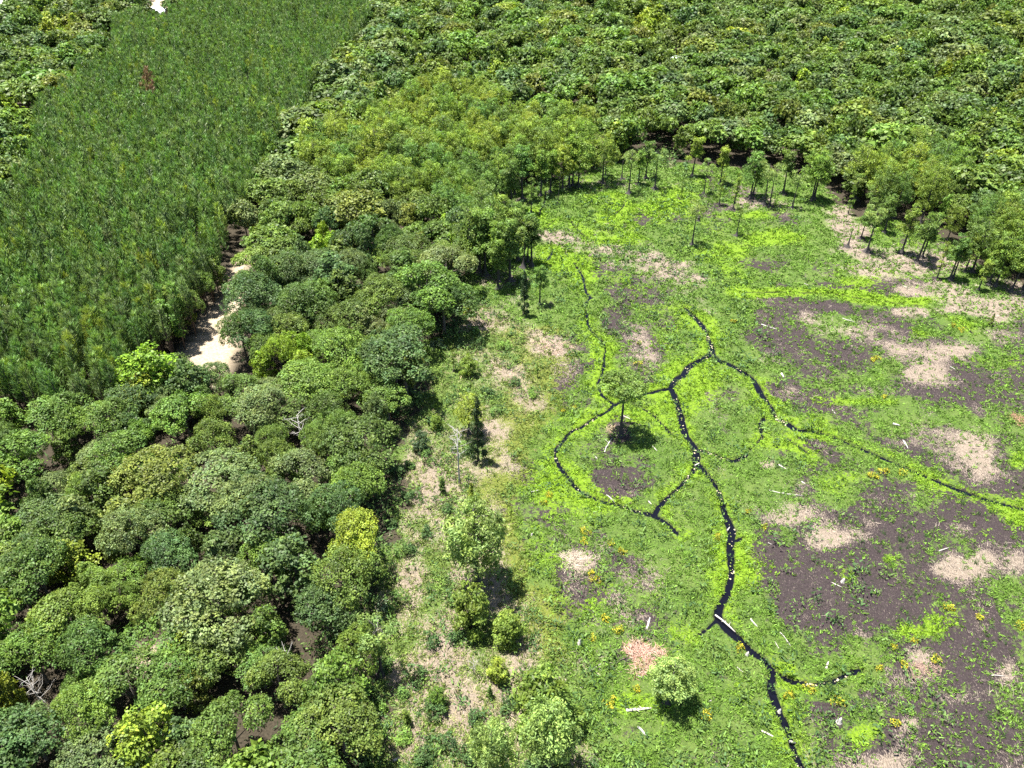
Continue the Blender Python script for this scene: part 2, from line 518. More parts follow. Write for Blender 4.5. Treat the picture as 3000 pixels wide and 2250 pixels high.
BLEACH = bark_mat('bleached wood', (.22, .205, .19), (.42, .40, .37))
DRIFT = bark_mat('drift wood', (.20, .175, .16), (.50, .46, .42))

# ground
gm, t, p, out = new_mat('marsh ground')
co = node(t, 'ShaderNodeTexCoord').outputs['Object']
A1 = node(t, 'ShaderNodeAttribute', attribute_name='cover')
A2 = node(t, 'ShaderNodeAttribute', attribute_name='cover2')
s1 = node(t, 'ShaderNodeSeparateColor')
s2 = node(t, 'ShaderNodeSeparateColor')
t.links.new(A1.outputs['Color'], s1.inputs[0])
t.links.new(A2.outputs['Color'], s2.inputs[0])
nA, nB, nC = noise_tex(t, co, .9, 6, .65), noise_tex(t, co, 3.2, 5, .65), noise_tex(t, co, 9.0, 4, .6)
mp = node(t, 'ShaderNodeMapping')
mp.inputs['Scale'].default_value = (5.5, 1.6, 3)
mp.inputs['Rotation'].default_value = (0, 0, .6)
t.links.new(co, mp.inputs[0])
nD = noise_tex(t, mp.outputs[0], 1.6, 5, .7)


def mask(v, nz, amt=1.0, hard=4.0):
    """A cover of density v broken up by the noise nz."""
    q = mth(t, 'MULTIPLY_ADD', nz, 3.2 * amt, -1.6 * amt - .5)
    return mth(t, 'MULTIPLY_ADD', mth(t, 'ADD', q, v), hard, .5, clamp=True)


def contrast(nz, lo, hi):
    return mth(t, 'MULTIPLY', mth(t, 'SUBTRACT', nz, lo), 1 / (hi - lo), clamp=True)


nE = noise_tex(t, co, 1.9, 6, .7)
mp2 = node(t, 'ShaderNodeMapping')
mp2.inputs['Location'].default_value = (31, 17, 5)
t.links.new(co, mp2.inputs[0])
nF = noise_tex(t, mp2.outputs[0], 1.3, 6, .72)
nG = noise_tex(t, mp2.outputs[0], .16, 3, .5)
herb = mixc(t, contrast(nB, .35, .65), (.026, .050, .010), (.082, .142, .020))
herb = mixc(t, contrast(nC, .35, .7), herb, mixc(t, .5, herb, (.026, .046, .011)))
herb = mixc(t, contrast(nG, .35, .65), herb, mixc(t, .4, herb, (.10, .13, .035)))
lush = mixc(t, contrast(nB, .35, .65), (.060, .110, .006), (.130, .210, .012))
oliv = mixc(t, contrast(nB, .35, .65), (.050, .066, .010), (.125, .145, .026))
strw = mixc(t, contrast(nD, .33, .66), (.090, .072, .050), (.245, .200, .160))
mudc = mixc(t, contrast(nB, .3, .7), (.016, .0115, .0125), (.040, .0295, .031))
mudc = mixc(t, mth(t, 'MULTIPLY', contrast(nD, .55, .74), .55), mudc, (.125, .10, .092))
mudc = mixc(t, mth(t, 'MULTIPLY', contrast(nC, .58, .70), .6), mudc, (.055, .075, .026))
flor = mixc(t, contrast(nB, .3, .7), (.018, .015, .010), (.055, .045, .030))
sndc = mixc(t, contrast(nA, .3, .7), (.27, .21, .15), (.38, .315, .24))
sndc = mixc(t, mth(t, 'MULTIPLY', contrast(nE, .48, .62), .6), sndc, (.165, .155, .065))
c = mixc(t, mask(s1.outputs[2], nE), herb, lush)
c = mixc(t, mask(A1.outputs['Alpha'], nF), c, oliv)
c = mixc(t, mask(s1.outputs[0], nF), c, mudc)
c = mixc(t, mask(s1.outputs[1], nD), c, strw)
c = mixc(t, mask(s2.outputs[0], nB, .6), c, flor)
c = mixc(t, s2.outputs[1], c, sndc)
wetc = mixc(t, contrast(nB, .3, .7), (.010, .009, .007), (.030, .027, .013))
c = mixc(t, mth(t, 'MULTIPLY', s2.outputs[2], 1.0, clamp=True), c, wetc)
ra = node(t, 'ShaderNodeAttribute', attribute_name='cover3')
s3 = node(t, 'ShaderNodeSeparateColor')
t.links.new(ra.outputs['Color'], s3.inputs[0])
c = mixc(t, s3.outputs[0], c, mixc(t, nB, (.12, .2, .03), (.17, .27, .05)))
c = mixc(t, s3.outputs[1], c, (.42, .41, .40))
t.links.new(c, p.inputs['Base Color'])
p.inputs['Roughness'].default_value = .9
p.inputs['Specular IOR Level'].default_value = .15
bp = node(t, 'ShaderNodeBump')
bp.inputs['Strength'].default_value = .9
bp.inputs['Distance'].default_value = .25
t.links.new(mth(t, 'ADD', nB, mth(t, 'MULTIPLY', nC, .5)), bp.inputs['Height'])
t.links.new(bp.outputs[0], p.inputs['Normal'])
GROUND = gm

wm, t, p, out = new_mat('dark bog water')
co = node(t, 'ShaderNodeTexCoord').outputs['Object']
p.inputs['Base Color'].default_value = (.003, .003, .006, 1)
p.inputs['Specular IOR Level'].default_value = .22
p.inputs['Roughness'].default_value = .06
bp = node(t, 'ShaderNodeBump')
bp.inputs['Strength'].default_value = .06
t.links.new(noise_tex(t, co, 2.5, 3), bp.inputs['Height'])
t.links.new(bp.outputs[0], p.inputs['Normal'])
WATER = wm


def tint_mat(name, rough=.7, trans=.2):
    m, t, p, out = new_mat(name)
    at = node(t, 'ShaderNodeAttribute', attribute_name='tint')
    t.links.new(at.outputs['Color'], p.inputs['Base Color'])
    p.inputs['Roughness'].default_value = rough
    p.inputs['Specular IOR Level'].default_value = .25
    tr = node(t, 'ShaderNodeBsdfTranslucent')
    t.links.new(at.outputs['Color'], tr.inputs['Color'])
    mx = node(t, 'ShaderNodeMixShader')
    mx.inputs[0].default_value = trans
    t.links.new(p.outputs[0], mx.inputs[1])
    t.links.new(tr.outputs[0], mx.inputs[2])
    t.links.new(mx.outputs[0], out.inputs['Surface'])
    return m


TINT = tint_mat('leafy ground cover')
DRYTINT = tint_mat('dry stems', .8, .15)

# ------------------------------------------------------------------ ground sheet
gx = np.unique(np.round(np.concatenate([[-4000, -2000, -1200, -800, -600], np.arange(-480, -44, 4.0), np.arange(-44, 150, .37), np.arange(150, 420, 4.0),
                                        [440, 500, 600, 800, 1200, 2000, 4000]]), 3))
gy = np.unique(np.round(np.concatenate([[-2500, -1200, -500, -200, -80, 0, 20, 35, 42, 46], np.arange(50, 250, .37), np.arange(250, 320, 1.0),
                                        np.arange(320, 640, 5.0), [660, 720, 800, 1000, 1500, 2500, 4000]]), 3))
GX, GY = np.meshgrid(gx, gy)
fx_, fy_ = GX.ravel(), GY.ravel()
Fd = {}
chunks = []
safe_y = np.maximum(fy_, 30.0)
for i in range(0, len(fx_), 120000):
    chunks.append(fields(fx_[i:i + 120000], safe_y[i:i + 120000]))
for k in chunks[0]:
    Fd[k] = np.concatenate([c[k] for c in chunks])
nx, ny = len(gx), len(gy)
me = bpy.data.meshes.new('ground')
me.vertices.add(nx * ny)
me.vertices.foreach_set('co', np.stack([fx_, fy_, Fd['z']], 1).astype(np.float32).ravel())
ii, jj = np.meshgrid(np.arange(nx - 1), np.arange(ny - 1))
b0 = (jj * nx + ii).ravel()
quad = np.stack([b0, b0 + 1, b0 + nx + 1, b0 + nx], 1).astype(np.int32)
me.loops.add(quad.size)
me.loops.foreach_set('vertex_index', quad.ravel())
me.polygons.add(len(quad))
me.polygons.foreach_set('loop_start', np.arange(0, quad.size, 4, dtype=np.int32))
me.polygons.foreach_set('use_smooth', np.ones(len(quad), bool))


def put_attr(name, r, g, b, a):
    at = me.attributes.new(name, 'FLOAT_COLOR', 'POINT')
    at.data.foreach_set('color', np.stack([r, g, b, a], 1).astype(np.float32).ravel())


put_attr('cover', Fd['mud'], Fd['straw'], Fd['lush'], Fd['olive'])
put_attr('cover2', 1 - Fd['marsh'], Fd['sand'], sstep(.03, .22, Fd['carve']), np.ones_like(fx_))
put_attr('cover3', Fd['lawn'], Fd['road'], fx_ * 0, np.ones_like(fx_))
me.update(calc_edges=True)
me.materials.append(GROUND)
tag(link('ground', me), kind='structure')

wx0, wx1, wy0, wy1 = -20, 148, 47, 300
nw = 24
wv = [(wx0 + (wx1 - wx0) * i / nw, wy0 + (wy1 - wy0) * j / nw, -.25) for j in range(nw + 1) for i in range(nw + 1)]
wf = [(j * (nw + 1) + i, j * (nw + 1) + i + 1, (j + 1) * (nw + 1) + i + 1, (j + 1) * (nw + 1) + i) for j in range(nw) for i in range(nw)]
tag(link('stream_water', mesh_from('stream_water', wv, wf, WATER)), kind='structure')
# ------------------------------------------------------------------ foliage builders
def clump_crown(g, blobs, K, per, leaf, spread, up=.45, asp=.6, low=.35, droop=0.0, rough=.55):
    """Leaf sprays gathered in clumps over the surface of a set of boughs."""
    B = np.array(blobs, float)
    w = B[:, 3] * B[:, 4]
    bi = g.choice(len(B), K * 2, p=w / w.sum())
    d = unit(g.normal(size=(K * 2, 3)) + np.array([0, 0, low]))
    c = B[bi, :3] + d * B[bi, 3:6] * (.62 + .48 * g.random((K * 2, 1)) ** .7)
    q = np.linalg.norm((c[:, None, :] - B[None, :, :3]) / B[None, :, 3:6], axis=2)
    q[np.arange(len(c)), bi] = 9
    keep = q.min(1) > .78
    c, d, bi = c[keep][:K], d[keep][:K], bi[keep][:K]
    n = len(c)
    bt = .72 + .5 * g.random(len(B))
    ct = (bt[bi] * (.72 + .56 * g.random(n)))
    c = np.repeat(c, per, 0)
    d = np.repeat(d, per, 0)
    o = g.normal(size=c.shape) * spread
    o -= d * (o * d).sum(1, keepdims=True) * .55
    o[:, 2] -= droop * np.abs(g.normal(size=len(o)))
    nrm = unit(d * .8 + np.array([0, 0, up]) + g.normal(size=c.shape) * rough)
    V = leaves(c + o, nrm, leaf * (.65 + .7 * g.random(len(c))), g, asp)
    tint = np.repeat(ct, per) * (.72 + .56 * g.random(len(c)))
    yel = np.repeat(g.random(n), per)
    col = np.stack([tint * (.92 + .25 * yel), tint * (.97 + .08 * yel), tint * (1.05 - .25 * yel)], 1)
    return V, col


def oak_blobs(g, Rr=5.0, h=12.0, n=20):
    D = h * .55
    out = []
    for i in range(n):
        a, q = g.random() * 6.283, math.sqrt((i + .5) / n) * .80
        r = Rr * (.24 + .17 * g.random())
        z = h - r * .75 - q * q * D * .70 - g.random() * .8
        out.append((Rr * q * math.cos(a * 1 + i * 2.4), Rr * q * math.sin(a + i * 2.4), z, r, r * (.85 + .3 * g.random()), r * .78))
    return out


def maple_blobs(g, Rr=3.4, h=13.0, n=18):
    out = []
    for i in range(n):
        f = (i + .5) / n
        z = h * (.32 + .62 * f)
        prof = math.sin(min(1.0, (1.08 - f) * 1.5) * math.pi / 2)
        a, q = i * 2.4 + g.random(), (.35 + .4 * g.random()) * prof
        r = Rr * (.30 + .15 * g.random()) * (.55 + .45 * prof)
        out.append((Rr * q * math.cos(a), Rr * q * math.sin(a), z, r, r, r * 1.05))
    return out


def cyp_blobs(g, Rr, h, z0, n, shape):
    out = []
    for i in range(n):
        f = (i + .5) / n
        z = z0 + (h - z0) * f
        if shape == 'dome':
            prof = math.sqrt(max(.04, 1 - (max(0, f - .25) / .78) ** 2)) * min(1, .55 + f * 1.8)
        elif shape == 'cone':
            prof = (1 - f) * .95 + .12
        elif shape == 'flat':
            prof = .5 + .7 * f if f < .75 else 1.0
        else:                                        # layers
            prof = (.55 + .45 * g.random()) * (1 - .55 * f)
        a = i * 2.4 + g.random() * .8
        q = prof * (.45 + .5 * g.random())
        r = Rr * (.24 + .16 * g.random()) * (.55 + .45 * prof)
        out.append((Rr * q * math.cos(a), Rr * q * math.sin(a), z - q * .35, r * 1.15, r * 1.15, r * .5))
    return out


TWIG = bark_mat('pale twigs', (.22, .205, .19), (.42, .40, .37))


def limb_tree(V, Fc, g, h, r0, blobs, n, sides=6, top=.8):
    lean = g.normal(size=2) * .03 * h
    p = lambda f: np.array([lean[0] * f * f, lean[1] * f * f, h * f])
    tube(V, Fc, [p(0), p(.05), p(.2), p(.45), p(top)], [r0 * 1.6, r0 * 1.15, r0, r0 * .75, r0 * .25], sides)
    idx = g.permutation(len(blobs))[:n]
    for i in idx:
        bx, by, bz = blobs[i][:3]
        f = np.clip((bz / h) * (.55 + .25 * g.random()), .15, top - .03)
        s, e = p(f), np.array([bx, by, bz])
        m = (s + e) / 2 + np.array([0, 0, -.06 * h * g.random()]) + g.normal(size=3) * .15
        e2 = s + (e - s) * 1.12
        tube(V, Fc, [s, m, e2], [r0 * .42, r0 * .28, r0 * .08], 4)
    return V, Fc


def flare(V, Fc, h, r, butt, g, top=.98, lean=0.0, sides=9):
    """Swollen, fluted cypress butt running into a thin straight bole."""
    zs = [0, .25, .6, 1.1, 1.8, h * .3, h * .55, h * .8, h * top]
    rs = [butt, butt * .82, butt * .56, butt * .36, r * 1.25, r, r * .8, r * .5, r * .15]
    base = len(V)
    for z, rad in zip(zs, rs):
        for k in range(sides):
            th = 2 * math.pi * k / sides
            fl = 1 + (.28 if k % 2 else -.18) * max(0, 1 - z / 1.4)
            V.append(np.array([math.cos(th) * rad * fl + lean * z, math.sin(th) * rad * fl, z]))
    for i in range(len(zs) - 1):
        for k in range(sides):
            k2 = (k + 1) % sides
            Fc.append((base + i * sides + k, base + i * sides + k2, base + (i + 1) * sides + k2, base + (i + 1) * sides + k))
    Fc.append(tuple(base + (len(zs) - 1) * sides + k for k in range(sides)))


def pine_crown(g, h=14.0, z0=.42, Rr=1.35, step=.5, nb=5, per=4, ln=.62, wd=.17):
    C, D, T = [], [], []
    z = h * z0
    while z < h - .15:
        f = (z - h * z0) / (h * (1 - z0))
        rad = Rr * (1 - f) ** .75 * (.75 + .45 * g.random()) * min(1, .45 + 2.2 * f) + .12
        tz = .75 + .5 * g.random()
        for b in range(nb):
            a = g.random() * 6.283
            for k in range(per):
                q = rad * (.35 + .75 * (k + g.random()) / per)
                C.append((q * math.cos(a) + g.normal() * .1, q * math.sin(a) + g.normal() * .1, z + q * .28 + g.normal() * .12))
                D.append((math.cos(a) * .8 + g.normal() * .3, math.sin(a) * .8 + g.normal() * .3, .8 + g.random() * .6))
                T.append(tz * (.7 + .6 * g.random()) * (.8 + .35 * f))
        z += step * (.8 + .4 * g.random())
    for k in range(6):
        C.append((g.normal() * .06, g.normal() * .06, h - .5 + .1 * k))
        D.append((g.normal() * .25, g.normal() * .25, 1))
        T.append(1.15)
    C, D, T = np.array(C), unit(np.array(D)), np.array(T)
    n = len(C)
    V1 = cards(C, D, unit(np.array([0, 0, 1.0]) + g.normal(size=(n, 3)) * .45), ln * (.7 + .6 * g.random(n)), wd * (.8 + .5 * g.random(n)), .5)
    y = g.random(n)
    return V1, np.stack([T * (.92 + .2 * y), T, T * (1.05 - .2 * y)], 1)


G = np.random.default_rng(21)
PROTO = {}


def add_proto(kind, level, V, col, tv=None, tf=None, bark=None, h=12.0, r=5.0):
    cm = quads_mesh('crown', V, col, LEAF['mid green'])
    tm = mesh_from('trunk', tv, tf, bark) if tv is not None else None
    PROTO.setdefault((kind, level), []).append((cm, tm, h, r))


for i in range(6):
    bl = oak_blobs(G, 5.0, 12.0, 18 + i % 3 * 4)
    V, c = clump_crown(G, bl, 360, 20, .31, .30, up=.6, rough=.6)
    tv, tf = limb_tree([], [], G, 11.5, .24, bl, 12)
    add_proto('oak', 0, V, c, tv, tf, BARK, 12, 5)
    V, c = clump_crown(G, bl, 230, 13, .56, .40)
    add_proto('oak', 1, V, c, tv, tf, BARK, 12, 5)
    V, c = clump_crown(G, bl, 150, 7, 1.0, .5)
    add_proto('oak', 2, V, c, None, None, None, 12, 5)
for i in range(4):
    bl = maple_blobs(G, 3.4, 13.0, 16 + i * 2)
    V, c = clump_crown(G, bl, 210, 16, .44, .3, up=.35)
    tv, tf = limb_tree([], [], G, 12, .2, bl, 10)
    add_proto('maple', 0, V, c, tv, tf, BARK, 13, 3.4)
    V, c = clump_crown(G, bl, 150, 10, .72, .4, up=.35)
    add_proto('maple', 1, V, c, tv, tf, BARK, 13, 3.4)
    add_proto('maple', 2, *clump_crown(G, bl, 120, 7, .95, .45, up=.35), None, None, None, 13, 3.4)
for i in range(5):
    for lv, (st, nb, per, ln, wd) in enumerate([(.42, 6, 4, .8, .11), (.55, 5, 3, 1.0, .17), (.75, 4, 3, 1.0, .36)]):
        gg = np.random.default_rng(300 + i)
        V, c = pine_crown(gg, 14.0, .36 + .08 * gg.random(), 1.0 + .22 * gg.random(), st, nb, per, ln, wd)
        tv, tf = [], []
        tube(tv, tf, [(0, 0, 0), (0, 0, 5), (.05, 0, 10), (.05, .05, 13.8)], [.17, .14, .09, .02], 5)
        for k in range(9):
            a, z = gg.random() * 6.28, 2.5 + gg.random() * 5
            tube(tv, tf, [(0, 0, z), (math.cos(a) * .9, math.sin(a) * .9, z + .2)], [.035, .015], 3)
        add_proto('pine', lv, V, c, tv, tf, PINEBARK, 14, 1.4)


def cyp_proto(kind, n, h, Rr, z0, nb, shape, K, per, leaf, spread, butt=.75, r=.17, asp=.42, droop=.0, up=.5, low=.4, limbs=9):
    for i in range(n):
        bl = cyp_blobs(G, Rr, h, h * z0, nb, shape)
        V, c = clump_crown(G, bl, K, per, leaf, spread, up=up, asp=asp, low=low, droop=droop)
        tv, tf = [], []
        flare(tv, tf, h, r, butt * (.85 + .3 * G.random()), G, .97)
        for j in G.permutation(len(bl))[:limbs]:
            bx, by, bz = bl[j][:3]
            tube(tv, tf, [(0, 0, bz - .25 - .12 * math.hypot(bx, by)), (bx * .6, by * .6, bz - .1), (bx * 1.1, by * 1.1, bz)], [r * .3, r * .2, r * .07], 4)
        add_proto(kind, 0, V, c, tv, tf, CYPBARK, h, Rr)


cyp_proto('cyp', 5, 13, 3.1, .48, 19, 'layers', 210, 17, .42, .28, .95, .21)                  # open, tiered
cyp_proto('cypdome', 6, 15, 4.2, .34, 30, 'dome', 330, 15, .44, .32, .95, .21)                # full dome
cyp_proto('cypslim', 4, 12, 1.5, .32, 11, 'layers', 80, 15, .36, .24, .6, .13)       # thin sapling-like
cyp_proto('cypsparse', 3, 13, 2.6, .62, 9, 'flat', 95, 17, .38, .30, .9, .18)       # thin flat top
cyp_proto('umbrella', 1, 12, 4.0, .82, 24, 'flat', 330, 18, .42, .30, 1.05, .24, limbs=16)
cyp_proto('weeping', 3, 14, 4.0, .42, 30, 'dome', 430, 20, .44, .32, .9, .26, .36, .45, .35, .25, 18)
cyp_proto('conifer', 2, 9, 1.5, .12, 24, 'cone', 190, 16, .36, .2, .35, .11, .4)
cyp_proto('young', 3, 6, 1.9, .05, 22, 'dome', 200, 17, .34, .22, .3, .09, .42)

GROUP = {}
PLACED = []                                            # (object, look, kind word, crown u, crown v)
CAT = {'oak': 'tree', 'maple': 'tree', 'pine': 'pine tree'}


def plant(kind, level, x, y, h, hue, mats, name, word, group, z=0.0, variant=None, wide=1.0, look=None, barkmat=None):
    pr = PROTO[(kind, level)]
    cm, tm, ph, _ = pr[variant if variant is not None else random.randrange(len(pr))]
    root = bpy.data.objects.new(name, None)
    root.empty_display_size = .5
    COL.objects.link(root)
    s = h / ph
    root.location = (x, y, z - .05)
    root.rotation_euler = (random.gauss(0, .02), random.gauss(0, .02), random.random() * 6.283)
    root.scale = (s * wide, s * wide, s)
    c = link('crown', cm, root)
    c.material_slots[0].link = 'OBJECT'
    c.material_slots[0].material = mats[hue]
    if tm:
        tr = link('trunk', tm, root)
    root['category'] = 'tree'
    root['group'] = group
    u, v = project(x, y, h * .72)
    PLACED.append((root, look or hue, word, u, v))
    return root


# ------------------------------------------------------------------ where the trees stand
NOTREE = [(434, 1945, 58, 95), (570, 1420, 42, 45), (1963, 200, 30, 36), (474, 85, 42, 40), (335, 195, 17, 56), (5, 45, 26, 50), (735, 790, 18, 40),
          (630, 1105, 70, 50)]
HUESPLAT = [(820, 1075, 80, 'lime green'), (880, 985, 50, 'lime green'), (1300, 690, 45, 'lime green'), (955, 690, 50, 'lime green'),
            (10, 1440, 55, 'lime green'), (965, 1590, 100, 'yellow-green'), (130, 2050, 70, 'olive green'), (930, 1120, 70, 'fresh green'),
            (890, 790, 90, 'deep blue-green'), (960, 860, 110, 'dark green'), (1090, 900, 70, 'grey-green'), (760, 890, 80, 'deep blue-green'), (350, 2030, 110, 'grey-green'), (1085, 2060, 70, 'deep blue-green'),
            (60, 410, 60, 'lime green'), (110, 440, 50, 'yellow-green'), (30, 300, 40, 'yellow-green'), (165, 70, 50, 'yellow-green'), (215, 95, 50, 'olive green'), (110, 100, 60, 'deep blue-green'),
            (330, 40, 110, 'dark green'), (560, 30, 100, 'dark green'), (1900, 60, 50, 'yellow-green'), (1150, 560, 60, 'grey-green'), (1060, 500, 60, 'mid green'),
            (620, 1480, 110, 'grey-green'), (330, 1330, 80, 'grey-green'), (720, 1480, 90, 'mid green'), (1040, 1440, 60, 'fresh green'), (870, 1330, 100, 'mid green'), (30, 1700, 80, 'mid green'),
            (700, 1900, 160, 'mid green'), (300, 1730, 130, 'fresh green'), (850, 2100, 160, 'mid green'), (600, 350, 5, 'mid green'), (1360, 150, 60, 'fresh green'), (1330, 90, 40, 'olive green')]


def pick(pairs):
    r = random.random() * sum(w for _, w in pairs)
    for k, w in pairs:
        r -= w
        if r <= 0:
            return k
    return pairs[-1][0]


def excluded(u, v):
    return any(((u - a) / c) ** 2 + ((v - b) / d) ** 2 < 1 for a, b, c, d in NOTREE)


trees = []                                             # (distance, x, y, kind, hue, height, wide)
xs, ys = [], []
for zone, sp in (('near', 6.1), ('far', 7.6)):
    y0, y1 = (44, 262) if zone == 'near' else (262, 600)
    yy = y0
    row = 0
    while yy < y1:
        half = (yy * CP + H * SP) * 1500 / F + 28
        xx = -half + (row % 2) * sp / 2
        while xx < half:
            xs.append(xx + random.uniform(-.46, .46) * sp)
            ys.append(yy + random.uniform(-.36, .36) * sp)
            xx += sp
        yy += sp * .88
        row += 1
xs, ys = np.array(xs), np.array(ys)
sm, sp_, sd = signed(MARSH, xs, ys), signed(PINES, xs, ys), np.maximum(np.maximum(signed(DOME, xs, ys), signed(DOME2, xs, ys)), signed(DOME3, xs, ys))
ss = np.max([signed(P, xs, ys) for P in SANDS + ROADS + [LAWN]], 0)
for x, y, a, b, d, s in zip(xs, ys, sm, sp_, sd, ss):
    if a > -1.6 or b > -.5 or s > -2.4:
        continue
    u, v = project(x, y, 0)
    if excluded(u, v):
        continue
    if d > 0:
        hh = random.uniform(13, 17) * (1.12 if 900 < u < 1350 and v < 560 else 1)
        hue = pick([('bright green', 4), ('yellow-green', 4), ('mid green', 2)])
        if u > 1290 and u < 1700 and v > 540:
            hue, hh = pick([('mid green', 3), ('bright green', 1)]), random.uniform(12, 14)
        if u > 2400:
            hue = pick([('mid green', 3), ('bright green', 3), ('yellow-green', 1)])
        trees.append((math.hypot(x, y), x, y, 'cypdome', hue, hh, random.uniform(.85, 1.1)))
        continue
    hh = min(max(random.gauss(11.4, 1.9), 7.5), 16.5) if y < 262 else min(max(random.gauss(12.5, 2.2), 8), 18)
    if u < 1100 and v > 1350:
        hh *= .92
    cu, cv = project(x, y, hh * .75)
    hue = None
    for a_, b_, r_, k_ in HUESPLAT:
        if math.hypot(cu - a_, (cv - b_) * 1.1) < r_:
            hue = k_ if random.random() < .85 else None
            break
    if hue is None:
        if v < 520:
            hue = pick([('dark green', 2.0), ('deep blue-green', 2), ('mid green', 4), ('fresh green', 2), ('grey-green', 1.5), ('olive green', 1), ('yellow-green', .3)])
        else:
            hue = pick([('dark green', 2.0), ('deep blue-green', 1.5), ('mid green', 4), ('fresh green', 2.5), ('grey-green', 2), ('olive green', .8), ('yellow-green', .3)])
    kind = 'maple' if (hue in ('lime green', 'yellow-green') and random.random() < .8) or random.random() < .16 else 'oak'
    if hue == 'lime green':
        hh = random.uniform(9, 12)
    if kind == 'oak' and random.random() < .05:
        continue
    trees.append((math.hypot(x, y), x, y, kind, hue, hh, random.choice((.75, .9, 1.05, 1.2, 1.35)) * random.uniform(.92, 1.08)))

EXPLICIT = [(425, 1212, 1045, 'maple', 'lime green', 1.25), (485, 1208, 1010, 'maple', 'lime green', 1.25), (455, 1235, 1090, 'maple', 'yellow-green', 1.2), (545, 1195, 1060, 'maple', 'fresh green', 1.0),
            (590, 1190, 1075, 'maple', 'lime green', .9), (400, 1265, 1150, 'maple', 'lime green', 1.1), (530, 985, 840, 'maple', 'fresh green', 1.2), (565, 975, 850, 'oak', 'mid green', .8), (505, 1030, 880, 'maple', 'fresh green', 1.1),
            (612, 908, 790, 'oak', 'mid green', .7), (645, 868, 745, 'maple', 'mid green', 1.1), (250, 900, 790, 'maple', 'lime green', 1.0), (195, 1000, 900, 'maple', 'fresh green', 1.1), (650, 1175, 1060, 'oak', 'grey-green', .8), (800, 620, 520, 'maple', 'olive green', 1.0),
            (650, 640, 510, 'maple', 'yellow-green', 1.0), (700, 600, 500, 'oak', 'olive green', .8), (735, 905, 790, 'oak', 'grey-green', .8), (738, 985, 905, 'maple', 'yellow-green', .6)]
for u, v, vt, kind, hue, wd in EXPLICIT:
    x, y, _ = ground(u, v)
    trees.append((math.hypot(x, y), x, y, kind, hue, top_height(u, v, vt), wd))

# pines in planted rows
PSP = 2.05
pxs, pys = [], []
ca, sa = math.cos(.32), math.sin(.32)
for i in range(-330, 330):
    for j in range(-330, 330):
        a, b = i * PSP * 1.12 + random.uniform(-.3, .3), j * PSP * .92 + random.uniform(-.4, .4)
        x, y = a * ca - b * sa - 150, a * sa + b * ca + 350
        if 100 < y < 600 and abs(x) < (y * CP + H * SP) * 1500 / F + 12:
            pxs.append(x)
            pys.append(y)
pxs, pys = np.array(pxs), np.array(pys)
ins = signed(PINES, pxs, pys) > 0
pxs, pys = pxs[ins], pys[ins]
pines = []
dens = fbm(pxs, pys, 18, 3, 12)
for x, y, dn in zip(pxs, pys, dens):
    u, v = project(x, y, 0)
    if excluded(u, v) or random.random() < .10 + .35 * (dn < .36):
        continue
    cu, cv = project(x, y, 10)
    hue = 'brown' if math.hypot((cu - 440) / 26, (cv - 265) / 26) < 1 and random.random() < .75 else pick([('dark green', 3.2), ('mid green', 4.5), ('grey-green', 1.6), ('yellow-green', .4 + .8 * (v > 800))])
    pines.append((math.hypot(x, y), x, y, hue, random.uniform(11.5, 15.5) * (1 + .12 * (dn - .5))))


def in_frame(x, y, h, m=10):
    u, v = project(x, y, h * .7)
    return -m < u < 3000 + m and -m < v < 2250 + m


# ---- each tree that shows large is an object of its own, the far rest one mass
BROWN = leaf_mat('needles rust', (.13, .085, .045), .1, .2)
PINE['brown'] = BROWN
trees.sort()
pines.sort()
REST = {'wood': [], 'pine': []}
counts = {'hard': 0, 'pine': 0, 'cyp': 0}
for d, x, y, kind, hue, hh, wd in trees:
    if kind == 'cypdome':
        if in_frame(x, y, hh):
            plant('cypdome', 0, x, y, hh, hue, CYP, 'bald_cypress', 'domed cypress', 'bald cypresses of the bright grove and the wood edge', wide=wd)
        else:
            REST['wood'].append((x, y, hh, wd, 'fresh green', 'maple'))
        continue
    if counts['hard'] < 300 and in_frame(x, y, hh):
        counts['hard'] += 1
        lv = 0 if d < 190 else 1
        word = 'upright broadleaf tree' if kind == 'maple' else 'round-crowned oak'
        nm = 'broadleaf_tree' if kind == 'maple' else 'oak_tree'
        plant(kind, lv, x, y, hh, hue, LEAF, nm, word, 'broadleaf trees of the mixed wood', wide=wd)
    else:
        REST['wood'].append((x, y, hh, wd, hue, kind))
for d, x, y, hue, hh in pines:
    if counts['pine'] < 300 and in_frame(x, y, hh):
        counts['pine'] += 1
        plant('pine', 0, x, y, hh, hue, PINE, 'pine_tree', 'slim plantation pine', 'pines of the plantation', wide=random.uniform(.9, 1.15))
    else:
        REST['pine'].append((x, y, hh, 1.0, hue, 'pine'))


